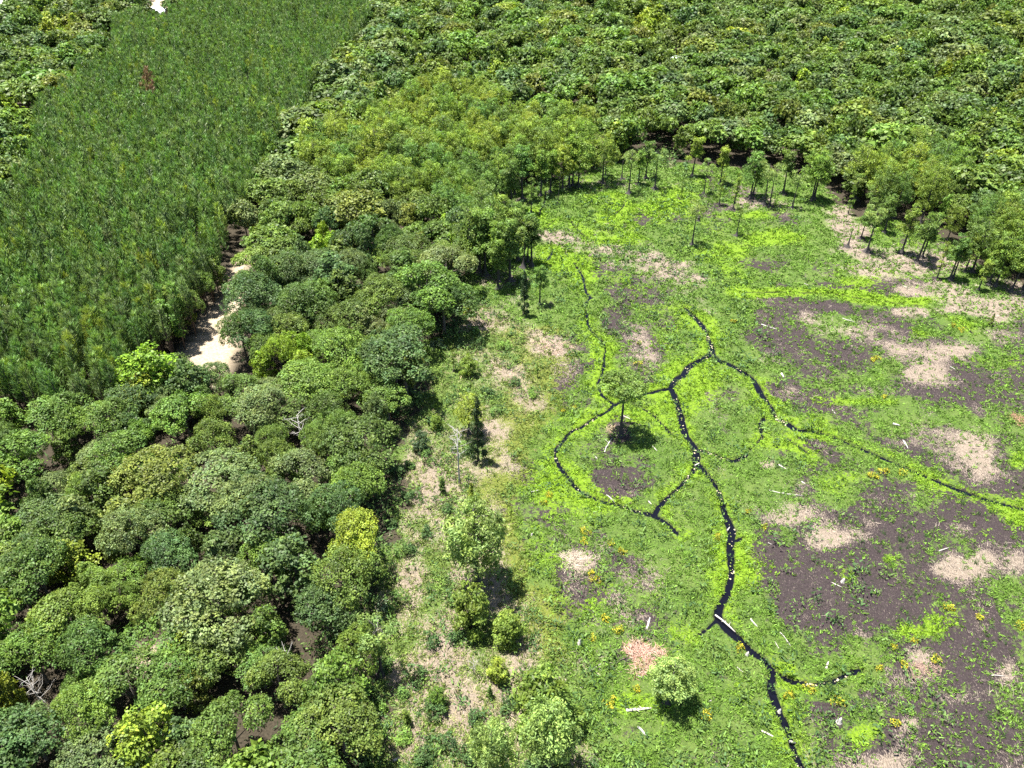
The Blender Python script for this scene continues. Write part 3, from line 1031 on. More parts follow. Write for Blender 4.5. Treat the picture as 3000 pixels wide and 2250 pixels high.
def stuff(name, rows, mats, label, level):
    """Points that carry one tree each; the trees are instanced on them as one object."""
    keys = sorted({(r[5], r[4]) for r in rows})
    src = bpy.data.collections.new(name + '_sources')
    index = {}
    k = 0
    for kd, hue in keys:
        for i, (cm, tm, ph, _) in enumerate(PROTO[(kd, level)]):
            o = bpy.data.objects.new('%s_%04d' % (name, k), cm)
            src.objects.link(o)
            o.material_slots[0].link = 'OBJECT'
            o.material_slots[0].material = mats[hue]
            index.setdefault((kd, hue), []).append((k, ph))
            k += 1
    n = len(rows)
    pts, rot, scl, idx = np.zeros((n, 3)), np.zeros((n, 3)), np.zeros((n, 3)), np.zeros(n, np.int32)
    for i, (x, y, hh, wd, hue, kd) in enumerate(rows):
        q, ph = random.choice(index[(kd, hue)])
        s = hh / ph
        pts[i], rot[i], scl[i], idx[i] = (x, y, -.05), (random.gauss(0, .03), random.gauss(0, .03), random.random() * 6.283), (s * wd, s * wd, s), q
    me = bpy.data.meshes.new(name)
    me.vertices.add(n)
    me.vertices.foreach_set('co', pts.astype(np.float32).ravel())
    for nm, ty, arr, key in (('rot', 'FLOAT_VECTOR', rot, 'vector'), ('scl', 'FLOAT_VECTOR', scl, 'vector'), ('idx', 'INT', idx, 'value')):
        at = me.attributes.new(nm, ty, 'POINT')
        at.data.foreach_set(key, arr.astype(np.int32 if ty == 'INT' else np.float32).ravel())
    ob = tag(link(name, me), label=label, kind='stuff')
    ng = bpy.data.node_groups.new(name, 'GeometryNodeTree')
    ng.interface.new_socket('Geometry', in_out='INPUT', socket_type='NodeSocketGeometry')
    ng.interface.new_socket('Geometry', in_out='OUTPUT', socket_type='NodeSocketGeometry')
    gi, go = ng.nodes.new('NodeGroupInput'), ng.nodes.new('NodeGroupOutput')
    ip = ng.nodes.new('GeometryNodeInstanceOnPoints')
    ci = ng.nodes.new('GeometryNodeCollectionInfo')
    ci.inputs['Collection'].default_value = src
    ci.inputs['Separate Children'].default_value = True
    ci.inputs['Reset Children'].default_value = True
    ip.inputs['Pick Instance'].default_value = True

    def named(nm, ty):
        a = ng.nodes.new('GeometryNodeInputNamedAttribute')
        a.data_type = ty
        a.inputs['Name'].default_value = nm
        return a.outputs['Attribute']
    ng.links.new(gi.outputs[0], ip.inputs['Points'])
    ng.links.new(ci.outputs[0], ip.inputs['Instance'])
    ng.links.new(named('idx', 'INT'), ip.inputs['Instance Index'])
    ng.links.new(named('rot', 'FLOAT_VECTOR'), ip.inputs['Rotation'])
    ng.links.new(named('scl', 'FLOAT_VECTOR'), ip.inputs['Scale'])
    ng.links.new(ip.outputs[0], go.inputs[0])
    ob.modifiers.new('trees', 'NODES').node_group = ng
    return ob


stuff('distant_wood', REST['wood'], LEAF, 'far mixed broadleaf wood closing the top of the view behind the marsh', 2)
stuff('pine_plantation', REST['pine'], PINE, 'dense dark pine plantation of slim trees filling the upper slope', 1)
print('TREES', counts, 'rest', len(REST['wood']), len(REST['pine']))
# ------------------------------------------------------------------ cypresses standing free at the edge of the marsh
CYPS = [
    (1477, 597, 497, 'cyp'), (1499, 616, 467, 'cyp'), (1507, 570, 461, 'cyp'), (1530, 587, 429, 'cyp'), (1556, 625, 505, 'cypslim'), (1584, 575, 442, 'cyp'),
    (1611, 564, 442, 'cyp'), (1648, 554, 415, 'cypdome'), (1667, 548, 400, 'cyp'), (1677, 545, 420, 'cyp'), (1693, 548, 396, 'cypdome'), (1765, 537, 388, 'cypdome'), (1774, 516, 407, 'cypslim'),
    (1842, 567, 442, 'cypsparse'), (1870, 541, 442, 'cyp'), (1891, 524, 412, 'cyp'), (1918, 554, 437, 'cypsparse'), (1994, 581, 524, 'cypslim'),
    (1405, 803, 590, 'cyp'), (1420, 806, 580, 'cyp'), (1460, 828, 650, 'cyp'), (1494, 825, 640, 'cyp'), (1557, 781, 630, 'cyp'), (1533, 784, 640, 'cypsparse'),
    (1489, 760, 610, 'cyp'), (1517, 765, 610, 'cyp'), (1380, 790, 580, 'cypdome'), (1440, 770, 590, 'cypdome'), (1545, 770, 640, 'cyp'), (1470, 730, 570, 'cyp'), (1500, 720, 590, 'cyp'), (1420, 740, 560, 'cypdome'),
    (2027, 516, 400, 'cyp'), (2061, 570, 470, 'cypsparse'), (2109, 540, 430, 'cyp'), (2106, 601, 500, 'cypslim'), (2147, 613, 510, 'cypslim'), (2152, 597, 530, 'cypslim'), (2198, 581, 445, 'cypdome'), (2205, 572, 460, 'cyp'),
    (2239, 600, 475, 'cypsparse'), (2254, 605, 490, 'cypsparse'), (2294, 567, 440, 'cyp'), (2320, 610, 505, 'cypsparse'), (2378, 589, 437, 'cypdome'), (2384, 586, 445, 'cyp'), (2490, 600, 505, 'cyp'),
    (2027, 718, 590, 'cypsparse'), (2157, 690, 596, 'cypsparse'), (2522, 699, 610, 'cyp'), (2540, 738, 600, 'cypsparse'), (2360, 526, 450, 'cypslim'),
    (2544, 660, 580, 'cyp'), (2580, 660, 575, 'cypdome'), (2590, 682, 575, 'cyp'), (2640, 743, 605, 'cyp'), (2685, 771, 620, 'cyp'), (2700, 756, 640, 'cyp'), (2773, 706, 600, 'cypdome'),
    (2744, 817, 710, 'cypslim'), (2782, 820, 690, 'cyp'), (2791, 816, 700, 'cyp'), (2826, 798, 690, 'cyp'), (2847, 797, 640, 'cypdome'), (2866, 850, 765, 'cyp'), (2896, 834, 700, 'cyp'), (2915, 839, 690, 'cypdome'),
    (2961, 855, 720, 'cyp'), (2493, 606, 515, 'cypsparse'), (2484, 628, 540, 'cypslim'), (2997, 847, 710, 'cyp'), (2935, 800, 650, 'cypdome'), (2968, 790, 640, 'cypdome'),
    (1817, 1277, 1122, 'umbrella'), (1400, 1712, 1478, 'weeping'), (1581, 893, 780, 'cyp'), (1535, 925, 790, 'conifer'), (1401, 1352, 1165, 'conifer'),
    (1374, 1275, 1155, 'cypdome'), (1610, 2275, 2080, 'weeping'), (1600, 2130, 1975, 'young'), (1450, 2320, 2140, 'weeping'), (1951, 2062, 1952, 'weeping'), (1384, 1842, 1722, 'young'), (1486, 1884, 1795, 'young'),
    (1330, 1087, 1015, 'cypslim'), (1372, 1100, 1040, 'young'), (1574, 1107, 1065, 'cypslim'), (1280, 1258, 1215, 'young'), (1297, 1448, 1395, 'conifer'), (1380, 1476, 1415, 'conifer'), (1459, 850, 700, 'cyp'),
    (1375, 925, 850, 'conifer'), (2900, 955, 918, 'conifer'), (1461, 1992, 1938, 'young'), (1118, 1975, 1815, 'cypsparse'), (1436, 2045, 2010, 'conifer'), (1195, 2125, 2080, 'conifer'), (1285, 2070, 2020, 'young'),
    (1235, 1322, 1265, 'young')]
CWORD = {'cyp': 'tiered cypress', 'cypdome': 'full-crowned cypress', 'cypslim': 'thin young cypress', 'cypsparse': 'flat-topped sparse cypress', 'umbrella': 'umbrella-shaped cypress',
         'weeping': 'feathery drooping cypress', 'conifer': 'narrow young conifer', 'young': 'bushy young tree'}
for u, v, vt, kd in CYPS:
    x, y, _ = ground(u, v)
    h = top_height(u, v, vt)
    if kd in ('cyp', 'cypdome', 'cypsparse', 'cypslim'):
        h = min(max(h, 4), 18)
    hue = {'umbrella': 'mid green', 'weeping': 'pale green', 'young': 'bright green', 'cypsparse': 'pale green'}.get(kd) or pick([('mid green', 3), ('bright green', 4), ('yellow-green', 1)])
    wide = 1.0
    if (u, v) == (1401, 1352) or (u, v) == (1535, 925):
        hue = 'dark green'
        wide = .62
    if (u, v) == (1235, 1322):
        hue, wide = 'dark green', 1.1
    if (u, v) == (1951, 2062):
        hue, wide = 'pale green', 1.3
    if (u, v) == (1461, 1992):
        hue, wide = 'yellow-green', 1.1
    if (u, v) == (1450, 2320):
        wide = .75
    if (u, v) == (1610, 2275):
        wide = .85
    if kd == 'umbrella':
        wide = 1.0
    plant(kd, 0, x, y, h, hue, CYP, 'young_tree' if kd in ('young', 'conifer') else 'bald_cypress', CWORD[kd],
          'young trees of the meadow' if kd in ('young', 'conifer') else 'bald cypresses of the bright grove and the wood edge', wide=wide)


# ------------------------------------------------------------------ bare snags and stumps
def snag(u, v, vt, name, look, word, wide=1.0, limbs=12, mat=BLEACH, r=.13, lean=0.0, butt=None, limb_from=.45):
    x, y, _ = ground(u, v)
    h = top_height(u, v, vt)
    root = bpy.data.objects.new(name, None)
    COL.objects.link(root)
    root.location = (x, y, -.05)
    V, Fc = [], []
    if butt:
        flare(V, Fc, h, r, butt, G, 1.0, lean)
    else:
        tube(V, Fc, [(0, 0, 0), (.05 * h * lean, 0, h * .5), (.1, 0, h)], [r * 1.3, r, r * .35], 6)
    tr = link('trunk', mesh_from('trunk', V, Fc, mat), root)
    for k in range(limbs):
        V, Fc = [], []
        f = limb_from + (1 - limb_from) * (k + .5) / limbs
        a = k * 2.4 + G.random()
        L = wide * (.6 + .6 * G.random()) * (1.15 - .5 * f) * h * .22
        p0 = np.array([lean * h * f, 0, h * f])
        d = np.array([math.cos(a), math.sin(a), .25 + .5 * G.random()])
        p1 = p0 + d * L * .55
        p2 = p1 + (d + G.normal(size=3) * .35) * L * .5
        tube(V, Fc, [p0, p1, p2], [r * .4, r * .25, r * .07], 4)
        for q in range(4):
            s = p0 + (p2 - p0) * (.35 + .15 * q)
            e = s + unit(d + G.normal(size=3) * .8) * L * .32
            tube(V, Fc, [s, e], [r * .16, r * .04], 3)
        link('branch', mesh_from('branch', V, Fc, mat), root)
    root['category'] = 'dead tree'
    root['group'] = 'dead trees and bare snags'
    PLACED.append((root, look, word, *project(x, y, h * .7)))


snag(1346, 1415, 1255, 'dead_tree', 'bleached', 'bare tree', 1.0, 16, r=.13, limb_from=.5)
snag(1389, 1978, 1930, 'dead_tree', 'small white', 'bare dead sapling', 1.3, 12, r=.06, limb_from=.3)
snag(895, 1345, 1215, 'dead_tree', 'bleached', 'bare tree', 1.1, 14, r=.16)
snag(430, 1330, 1245, 'dead_tree', 'grey twiggy', 'bare tree', 1.6, 16, r=.12, limb_from=.35)
snag(1090, 640, 545, 'dead_tree', 'pale twiggy', 'bare tree', 1.3, 12, r=.14)
snag(1110, 1905, 1830, 'dead_tree', 'pale forked', 'bare tree', 1.8, 9, r=.09, limb_from=.5)
snag(878, 1420, 1335, 'dead_tree', 'grey fallen-limbed', 'bare tree', 1.2, 10, r=.14)
snag(140, 2090, 1985, 'dead_tree', 'grey twiggy', 'bare tree', 1.4, 14, r=.1, limb_from=.4)
snag(860, 2000, 1905, 'dead_tree', 'pale twiggy', 'bare tree', 1.2, 12, r=.1, limb_from=.4)
snag(1821, 526, 470, 'cypress_snag', 'dark limbless', 'cypress snag', 1, 1, CYPBARK, .16, 0, .8, .9)
snag(2483, 724, 660, 'cypress_snag', 'dark limbless', 'cypress snag', 1, 1, CYPBARK, .17, .01, .85, .9)
snag(2046, 648, 634, 'cypress_snag', 'short dark', 'cypress snag', 1, 1, CYPBARK, .35, 0, .7, .9)
snag(1634, 597, 500, 'cypress_snag', 'thin grey leaning', 'cypress snag', 1, 3, CYPBARK, .1, .05, .3, .6)

# ------------------------------------------------------------------ driftwood lying on the marsh
LOGS = [(2095, 1803, 2154, 1853, .13), (2199, 1814, 2219, 1837, .12), (2285, 1853, 2316, 1893, .06), (2230, 2142, 2271, 2162, .13), (2312, 2174, 2330, 2178, .16), (2750, 1615, 2780, 1605, .09),
        (2425, 1699, 2468, 1722, .09), (2904, 1979, 2945, 1982, .07), (2850, 1968, 2861, 1984, .06), (2420, 1961, 2427, 1939, .14), (2077, 2056, 2093, 2045, .07), (2488, 2060, 2495, 2074, .06),
        (1834, 2083, 1909, 2076, .20), (1868, 2131, 1897, 2162, .16), (1893, 1846, 1904, 1810, .16), (1726, 1968, 1764, 1943, .10), (2230, 951, 2280, 967, .14), (2468, 933, 2515, 947, .09),
        (2289, 1096, 2296, 1107, .22), (2438, 1202, 2447, 1213, .10), (2615, 1243, 2635, 1248, .22), (2280, 1362, 2316, 1381, .12), (2253, 1437, 2353, 1453, .08), (2646, 1292, 2660, 1315, .14),
        (2348, 1412, 2359, 1419, .12), (2784, 1075, 2800, 1084, .09), (2357, 831, 2368, 836, .10), (2644, 838, 2664, 845, .10), (1771, 1326, 1794, 1284, .12), (1777, 1451, 1800, 1473, .10),
        (1900, 1469, 1911, 1480, .13), (1556, 1442, 1583, 1435, .08), (1375, 1048, 1402, 1055, .07), (1824, 1218, 1852, 1230, .09), (1739, 1333, 1750, 1345, .09), (1910, 1305, 1925, 1322, .10),
        (2035, 1365, 2050, 1357, .12), (2250, 1590, 2280, 1600, .05), (1700, 2015, 1720, 2018, .07), (1150, 2235, 1168, 2222, .25), (2130, 1556, 2138, 1545, .12), (1860, 1975, 1885, 1985, .05),
        (2270, 1880, 2285, 1905, .05), (1940, 1985, 1955, 1978, .05), (2160, 1955, 2185, 1975, .06), (1480, 1090, 1500, 1100, .05), (2560, 1730, 2575, 1738, .06), (2710, 1990, 2725, 2010, .06)]


def drop_label(o, look, word, u, v, cat, group):
    o['category'] = cat
    o['group'] = group
    PLACED.append((o, look, word, u, v))


for i, (u0, v0, u1, v1, r) in enumerate(LOGS):
    a, b = np.array(ground(u0, v0)), np.array(ground(u1, v1))
    mid = (a + b) / 2
    d = b - a
    L = np.linalg.norm(d)
    V, Fc = [], []
    bend = G.normal(size=3) * .03 * L
    bend[2] = abs(bend[2]) * .5
    pts = [a - mid, (a - mid) * .4 + bend, (b - mid) * .4 + bend * .6, b - mid]
    tube(V, Fc, pts, [r * 1.15, r, r * .85, r * .5], 7)
    if L > 2.2:
        for k in range(3):
            s = pts[1] + (pts[2] - pts[1]) * (.2 + .3 * k)
            tube(V, Fc, [s, s + np.array([G.normal() * .45, G.normal() * .45, .25 + .2 * G.random()]) * min(1, L * .3)], [r * .45, r * .12], 4)
    o = link('driftwood_log', mesh_from('driftwood_log', V, Fc, BLEACH if i % 3 else DRIFT))
    o.location = (mid[0], mid[1], r * .7)
    look = ('long pale' if L > 3.5 else 'short pale') if i % 3 else ('long grey' if L > 3.5 else 'short grey')
    drop_label(o, look, 'driftwood log', (u0 + u1) / 2, (v0 + v1) / 2, 'log', 'driftwood logs on the marsh')

for u, v, s, look in ((2468, 1706, .9, 'tall white splintered'), (1698, 1887, 1.0, 'white pointed'), (2188, 1920, .8, 'pinkish'), (2458, 2115, .9, 'white pointed'), (2012, 2010, .5, 'grey'), (1558, 1568, .5, 'small grey'), (2283, 2085, .6, 'pale broken')):
    x, y, _ = ground(u, v)
    V, Fc = [], []
    tube(V, Fc, [(0, 0, -.1), (0, 0, .15 * s), (.05, 0, .6 * s), (.1, .02, 1.1 * s)], [.5 * s, .34 * s, .24 * s, .05 * s], 8)
    for k in range(4):
        a = k * 1.57 + G.random() * .9
        tube(V, Fc, [(0, 0, .1 * s), (math.cos(a) * .35 * s, math.sin(a) * .35 * s, .03), (math.cos(a) * .55 * s, math.sin(a) * .55 * s, -.06)], [.14 * s, .07 * s, .02 * s], 5)
    for k in range(3):
        a = G.random() * 6.28
        tube(V, Fc, [(0, 0, .4 * s), (math.cos(a) * .22 * s, math.sin(a) * .22 * s, (.8 + .3 * G.random()) * s)], [.12 * s, .02], 4)
    o = link('weathered_stump', mesh_from('weathered_stump', V, Fc, BLEACH))
    o.location = (x, y, 0)
    drop_label(o, look, 'weathered stump', u, v, 'stump', 'stumps on the marsh')


# ------------------------------------------------------------------ heaps of dead brush
def heap(u, v, ru, rv, n, cols, hgt, name, label, cat):
    x, y, _ = ground(u, v)
    x1 = abs(ground(u + ru, v)[0] - x)
    y1 = abs(ground(u, v - rv)[1] - y)
    a, q = G.random(n) * 6.283, np.sqrt(G.random(n))
    lob = 1 + .3 * np.sin(a * 3 + 1) + .2 * np.sin(a * 5)
    c = np.stack([np.cos(a) * q * x1 * lob, np.sin(a) * q * y1 * lob, hgt * (1 - q) * G.random(n) + .03], 1)
    d = unit(np.stack([G.normal(size=n), G.normal(size=n), np.abs(G.normal(size=n)) * .3 + .03], 1))
    V = cards(c, d, unit(np.array([0, 0, 1.0]) + G.normal(size=(n, 3)) * .4), .4 + .8 * G.random(n), .03 + .06 * G.random(n), .4)
    cc = np.array(cols)[G.integers(0, len(cols), n)] * (.7 + .6 * G.random((n, 1)))
    o = link(name, quads_mesh(name, V, cc, DRYTINT))
    o.location = (x, y, 0)
    tag(o, label, cat)


heap(1885, 1925, 50, 46, 1500, [(.36, .20, .15), (.42, .27, .21), (.28, .15, .11), (.45, .33, .26)], .7, 'brush_pile', 'reddish heap of dead branches above the round pale bush', 'brush pile')
heap(1687, 1640, 50, 24, 700, [(.42, .35, .28), (.36, .30, .23)], .35, 'straw_heap', 'pale flattened heap of dead stalks in the green marsh', 'brush pile')
heap(2985, 1232, 26, 18, 400, [(.34, .2, .13), (.26, .15, .1)], .5, 'brush_pile', 'small rust-brown brush heap at the right edge of the marsh', 'brush pile')
heap(1610, 1018, 55, 26, 900, [(.42, .32, .25), (.38, .28, .20)], .5, 'straw_heap', 'pinkish patch of lodged dead reeds in the meadow', 'brush pile')
heap(2700, 1965, 45, 22, 450, [(.30, .2, .16), (.24, .16, .13)], .4, 'brush_pile', 'brown brush heap on the bare mud near the lower right', 'brush pile')
heap(1800, 1262, 20, 12, 350, [(.34, .27, .17), (.28, .21, .13)], .55, 'straw_heap', 'tuft of dry brown grass around the umbrella-shaped cypress', 'grass tuft')

# ------------------------------------------------------------------ yellow-flowered bushes
YB = [(2555, 1057), (2573, 1055), (2590, 1165), (2584, 1385), (2555, 1397), (2643, 1387), (2567, 1399), (2778, 1782), (2872, 1812), (2619, 1899), (2682, 1883), (2310, 2036), (2368, 2023), (2455, 2056), (2624, 2124),
      (1777, 1816), (1812, 1847), (1735, 1872), (1708, 1590), (1786, 1592), (1825, 1618), (1734, 1680), (1748, 1700), (1720, 1560), (1868, 2022), (1790, 2066), (2190, 1502), (2100, 1578), (2165, 1902), (2071, 2103),
      (1610, 1452), (1596, 1477), (1680, 1195), (1650, 1205), (2148, 945), (2815, 970), (2790, 955), (2576, 1962), (2643, 1950), (2745, 1935), (1870, 1065), (1873, 1008), (2990, 1840), (2236, 1545)]
for u, v in YB:
    x, y, _ = ground(u, v)
    rr = random.uniform(.35, .75)
    bl = [(G.normal() * rr * .5, G.normal() * rr * .5, rr * (.5 + .3 * G.random()), rr * .7, rr * .7, rr * .55) for k in range(5)]
    V, c = clump_crown(G, bl, 26, 7, .22, .13)
    n = len(V)
    cc = np.where((G.random(n) < .5)[:, None], np.array([(.36, .31, .02)]), np.array([(.14, .20, .02)])) * c
    o = link('flowering_bush', quads_mesh('flowering_bush', V, cc, TINT))
    o.location = (x, y, 0)
    drop_label(o, 'large yellow' if rr > .55 else 'small yellow', 'flowering bush', u, v, 'bush', 'yellow bushes scattered over the marsh')

# ------------------------------------------------------------------ meadow shrubs
SHR = [(1290, 2085), (1195, 2180), (1250, 1235), (1265, 1360), (1215, 1375), (1170, 1400), (1150, 1560), (1180, 1760), (1115, 1790), (1150, 1850), (1260, 1880), (1320, 1780), (1440, 1560), (1340, 1610), (1440, 1220), (1420, 1165), (1285, 1010), (1560, 1160),
       (1500, 1130), (1405, 1010), (1390, 965), (1220, 1990), (1175, 2040), (1330, 2180), (1250, 2230), (1380, 2215), (1500, 2060), (1400, 2120), (1160, 1640), (1210, 1620), (1120, 1680), (1260, 1560), (1480, 1015), (1380, 1330), (1300, 1500), (1350, 1880), (1560, 2250),
       (1120, 2080), (1100, 2180), (1195, 1215), (1310, 940), (1240, 1100), (1190, 1460), (1145, 1950)]
for u, v in SHR:
    u, v = u + random.uniform(-12, 12), v + random.uniform(-12, 12)
    x, y, _ = ground(u, v)
    rr = random.uniform(.7, 1.6)
    hue = random.choice(['dark', 'dark', 'fresh', 'mid', 'grey'])
    rgb = {'dark': (.05, .10, .03), 'fresh': (.11, .20, .035), 'mid': (.08, .15, .035), 'grey': (.12, .17, .09)}[hue]
    bl = [(G.normal() * rr * .5, G.normal() * rr * .5, rr * (.4 + .8 * G.random()), rr * .55, rr * .55, rr * .5) for k in range(7)]
    V, c = clump_crown(G, bl, 55, 10, .28, .2)
    o = link('shrub', quads_mesh('shrub', V, c * np.array(rgb), TINT))
    o.location = (x, y, 0)
    drop_label(o, hue + ' green' if hue != 'grey' else 'grey-green', 'meadow shrub', u, v, 'shrub', 'shrubs in the straw-coloured meadow')

# ------------------------------------------------------------------ ground cover (nobody could count it)
def sample(n, x0, x1, y0, y1):
    """Points over the marsh, thinning out with distance."""
    x = G.uniform(x0, x1, n)
    y = y0 + (y1 - y0) * G.random(n) ** 1.35
    u, v = project(x, y, 0 * x)
    k = (u > -150) & (u < 3150) & (v < 2420)
    return x[k], y[k]


def height_at(x, y, f):
    return f['z']


def spread(n, dens):
    x, y = sample(n, -52, 168, 50, 305)
    f = fields(x, y)
    k = (G.random(len(x)) < dens(f, x, y)) & (f['carve'] < .12) & (f['sand'] < .5)
    return x[k], y[k], {q: a[k] for q, a in f.items()}


def clumps(x, y, z, per, rad, ln, wd, lift, colf, taper=.5, hgt=.05):
    n = len(x)
    X = np.repeat(np.stack([x, y, z], 1), per, 0)
    m = len(X)
    sc = np.repeat(.7 + .7 * G.random(n), per)
    far = np.repeat(np.clip(np.hypot(x, y) / 150, .8, 1.9), per)
    o = G.normal(size=(m, 3)) * rad
    o[:, 2] = np.abs(o[:, 2]) * hgt
    d = unit(np.stack([G.normal(size=m), G.normal(size=m), lift * (.6 + .8 * G.random(m))], 1))
    V = cards(X + o * sc[:, None], d, unit(G.normal(size=(m, 3))), ln * sc * (.6 + .8 * G.random(m)), wd * sc * far * (.7 + .6 * G.random(m)), taper)
    return V, colf(n, per)


def colr(base, spread_):
    def f(n, per):
        b = np.asarray(base)
        if b.ndim == 1:
            b = np.repeat(b[None], n, 0)
        c = b * (1 + (G.random((n, 1)) - .5) * spread_)
        c = np.repeat(c, per, 0)
        return c * (.72 + .56 * G.random((len(c), 1)))
    return f


def cover_colour(f):
    n = len(f['mud'])
    herb = np.array([.105, .190, .026])
    lush = np.array([.145, .255, .014])
    oliv = np.array([.140, .170, .026])
    mead = np.array([.135, .180, .040])
    c = herb + (lush - herb) * f['lush'][:, None]
    c = c + (oliv - c) * (f['olive'] * .8)[:, None]
    c = c + (mead - c) * (f['meadow'] * .75 * (1 - f['lush']))[:, None]
    g2 = vnoise(f['u'] / 9, f['v'] / 6, 21)[:, None]
    return c * (.65 + .7 * g2)


def dens_herb(f, x, y):
    n = fbm(x, y, 2.2, 3, 31)
    return f['marsh'] * np.clip(.9 * (1 - .84 * f['mud']) * (1 - .55 * f['straw']) * (.25 + 1.5 * sstep(.38, .62, n)), 0, 1)


x, y, f = spread(260000, dens_herb)
V, c = clumps(x, y, f['z'], 6, .16, .30, .15, .75, colr(cover_colour(f), .5), .55, .5)
tag(link('marsh_herbs', quads_mesh('marsh_herbs', V, c, TINT)), 'low bright green marsh herbs covering the wet ground', kind='stuff')
nh = len(x)


def dens_rush(f, x, y):
    n = fbm(x, y, 6, 3, 41)
    return f['marsh'] * sstep(.52, .62, n) * (.30 + .35 * f['right'] + .1 * f['meadow']) * .55


x, y, f = spread(40000, dens_rush)
V, c = clumps(x, y, f['z'], 11, .13, .62, .07, 2.4, colr((.050, .115, .022), .7), .3, .2)
tag(link('rush_tufts', quads_mesh('rush_tufts', V, c, TINT)), 'dark upright rush tufts dotted over mud and marsh', kind='stuff')


def dens_straw(f, x, y):
    return f['marsh'] * np.clip(f['straw'] * (.8 + .5 * f['meadow']) + .10 * f['meadow'], 0, 1)


x, y, f = spread(85000, dens_straw)
base = np.where(f['meadow'][:, None] > .5, np.array([[.31, .265, .15]]), np.array([[.29, .24, .195]]))
V, c = clumps(x, y, f['z'], 6, .22, .60, .045, .32, colr(base, .6), .4, .8)
tag(link('dead_grass', quads_mesh('dead_grass', V, c, DRYTINT)), 'pale flattened dead grass and reeds over the drained bed', kind='stuff')


def dens_bush(f, x, y):
    n = fbm(x, y, 5, 3, 51)
    e = fbm(x, y, 9, 2, 53)
    return f['marsh'] * f['meadow'] * sstep(.47, .60, n) * .85 + f['marsh'] * (1 - f['right']) * sstep(.64, .7, e) * .2


x, y, f = spread(42000, dens_bush)
b = np.where((G.random(len(x)) < .35)[:, None], np.array([[.055, .11, .03]]), np.array([[.12, .19, .035]]))
V, c = clumps(x, y, f['z'] + .1, 16, .34, .34, .17, .5, colr(b, .6), .6, 1.1)
tag(link('meadow_undergrowth', quads_mesh('meadow_undergrowth', V, c, TINT)), 'leafy green undergrowth tangled through the straw meadow', kind='stuff')

# lily pads and pale floating scraps along the wider channels
LX, LY = [], []
for w, dep, L in CHL[:4] + [CHL[5], CHL[7], CHL[8]]:
    for a, b in zip(L[:-1], L[1:]):
        k = int(np.hypot(*(b - a)) * 2.4)
        for i in range(k):
            q = a + (b - a) * random.random() + np.array([random.gauss(0, .34), random.gauss(0, .34)]) * w
            if vnoise(np.array([q[0] / 5]), np.array([q[1] / 5]), 61)[0] > .46:
                LX.append(q[0])
                LY.append(q[1])
for cu, cv, n in ((2290, 1225, 90), (2085, 1322, 50), (2375, 2003, 60), (2030, 1085, 60), (2070, 985, 40), (2140, 1670, 30), (2110, 1335, 40), (2000, 1120, 40)):
    x0, y0, _ = ground(cu, cv)
    for i in range(n):
        LX.append(x0 + random.gauss(0, .9))
        LY.append(y0 + random.gauss(0, .9))
LX, LY = np.array(LX), np.array(LY)
n = len(LX)
th = G.random(n) * 6.283
s = .06 + .13 * G.random(n)
c3 = np.stack([LX, LY, -.243 + .006 * G.random(n)], 1)
e1 = np.stack([np.cos(th) * s, np.sin(th) * s, 0 * s], 1)
e2 = np.stack([-np.sin(th) * s * .7, np.cos(th) * s * .7, 0 * s], 1)
V = np.stack([c3 - e1 - e2 * .6, c3 + e1 * .8 - e2, c3 + e1 + e2 * .7, c3 - e1 * .7 + e2], 1)
cc = np.where((G.random(n) < .6)[:, None], np.array([[.42, .37, .24]]), np.array([[.16, .2, .05]])) * (.6 + .7 * G.random((n, 1)))
tag(link('lily_pads', quads_mesh('lily_pads', V, cc, DRYTINT)), 'pale withered lily pads floating on the dark channels', kind='stuff')

# forest floor brush along the wood edge and in the clearing
n = 60000
x, y = sample(n, -120, 60, 50, 300)
sg = signed(MARSH, x, y)
sn = np.max([signed(P, x, y) for P in SANDS], 0)
pr = np.where((sg < 0) & (sg > -9), .35, .06) * (signed(PINES, x, y) < -2) * (sn < -.5)
k = G.random(len(x)) < pr
x, y = x[k], y[k]
f = fields(x, y)
b = np.where((G.random(len(x)) < .5)[:, None], np.array([[.05, .10, .03]]), np.array([[.10, .17, .04]]))
V, c = clumps(x, y, f['z'] + .2, 16, .5, .42, .22, .6, colr(b, .6), .6, 1.3)
tag(link('wood_edge_brush', quads_mesh('wood_edge_brush', V, c, TINT)), 'low green brush along the foot of the wood', kind='stuff')
print('COVER', nh)


# ------------------------------------------------------------------ two roofs far in the wood
def paint(name, rgb, rough=.5, metal=0.0, rib=None):
    m, t, p, out = new_mat(name)
    co = node(t, 'ShaderNodeTexCoord').outputs['Object']
    nz = noise_tex(t, co, .8, 5)
    dark = tuple(q * .7 for q in rgb)
    t.links.new(mixc(t, contrast(nz, .35, .7), rgb, dark), p.inputs['Base Color'])
    p.inputs['Roughness'].default_value = rough
    if rib:
        w = node(t, 'ShaderNodeTexWave')
        w.inputs['Scale'].default_value = rib
        t.links.new(co, w.inputs['Vector'])
        b = node(t, 'ShaderNodeBump')
        b.inputs['Strength'].default_value = .5
        b.inputs['Distance'].default_value = .05
        t.links.new(w.outputs['Fac'], b.inputs['Height'])
        t.links.new(b.outputs[0], p.inputs['Normal'])
    return m


WALLM = paint('painted boards', (.55, .52, .46), .8)
GLASSM = paint('dark glass', (.03, .035, .04), .1)


def box(V, Fc, x0, x1, y0, y1, z0, z1):
    b = len(V)
    for z in (z0, z1):
        V += [(x0, y0, z), (x1, y0, z), (x1, y1, z), (x0, y1, z)]
    Fc += [(b, b + 3, b + 2, b + 1), (b + 4, b + 5, b + 6, b + 7), (b, b + 1, b + 5, b + 4), (b + 1, b + 2, b + 6, b + 5), (b + 2, b + 3, b + 7, b + 6), (b + 3, b, b + 4, b + 7)]


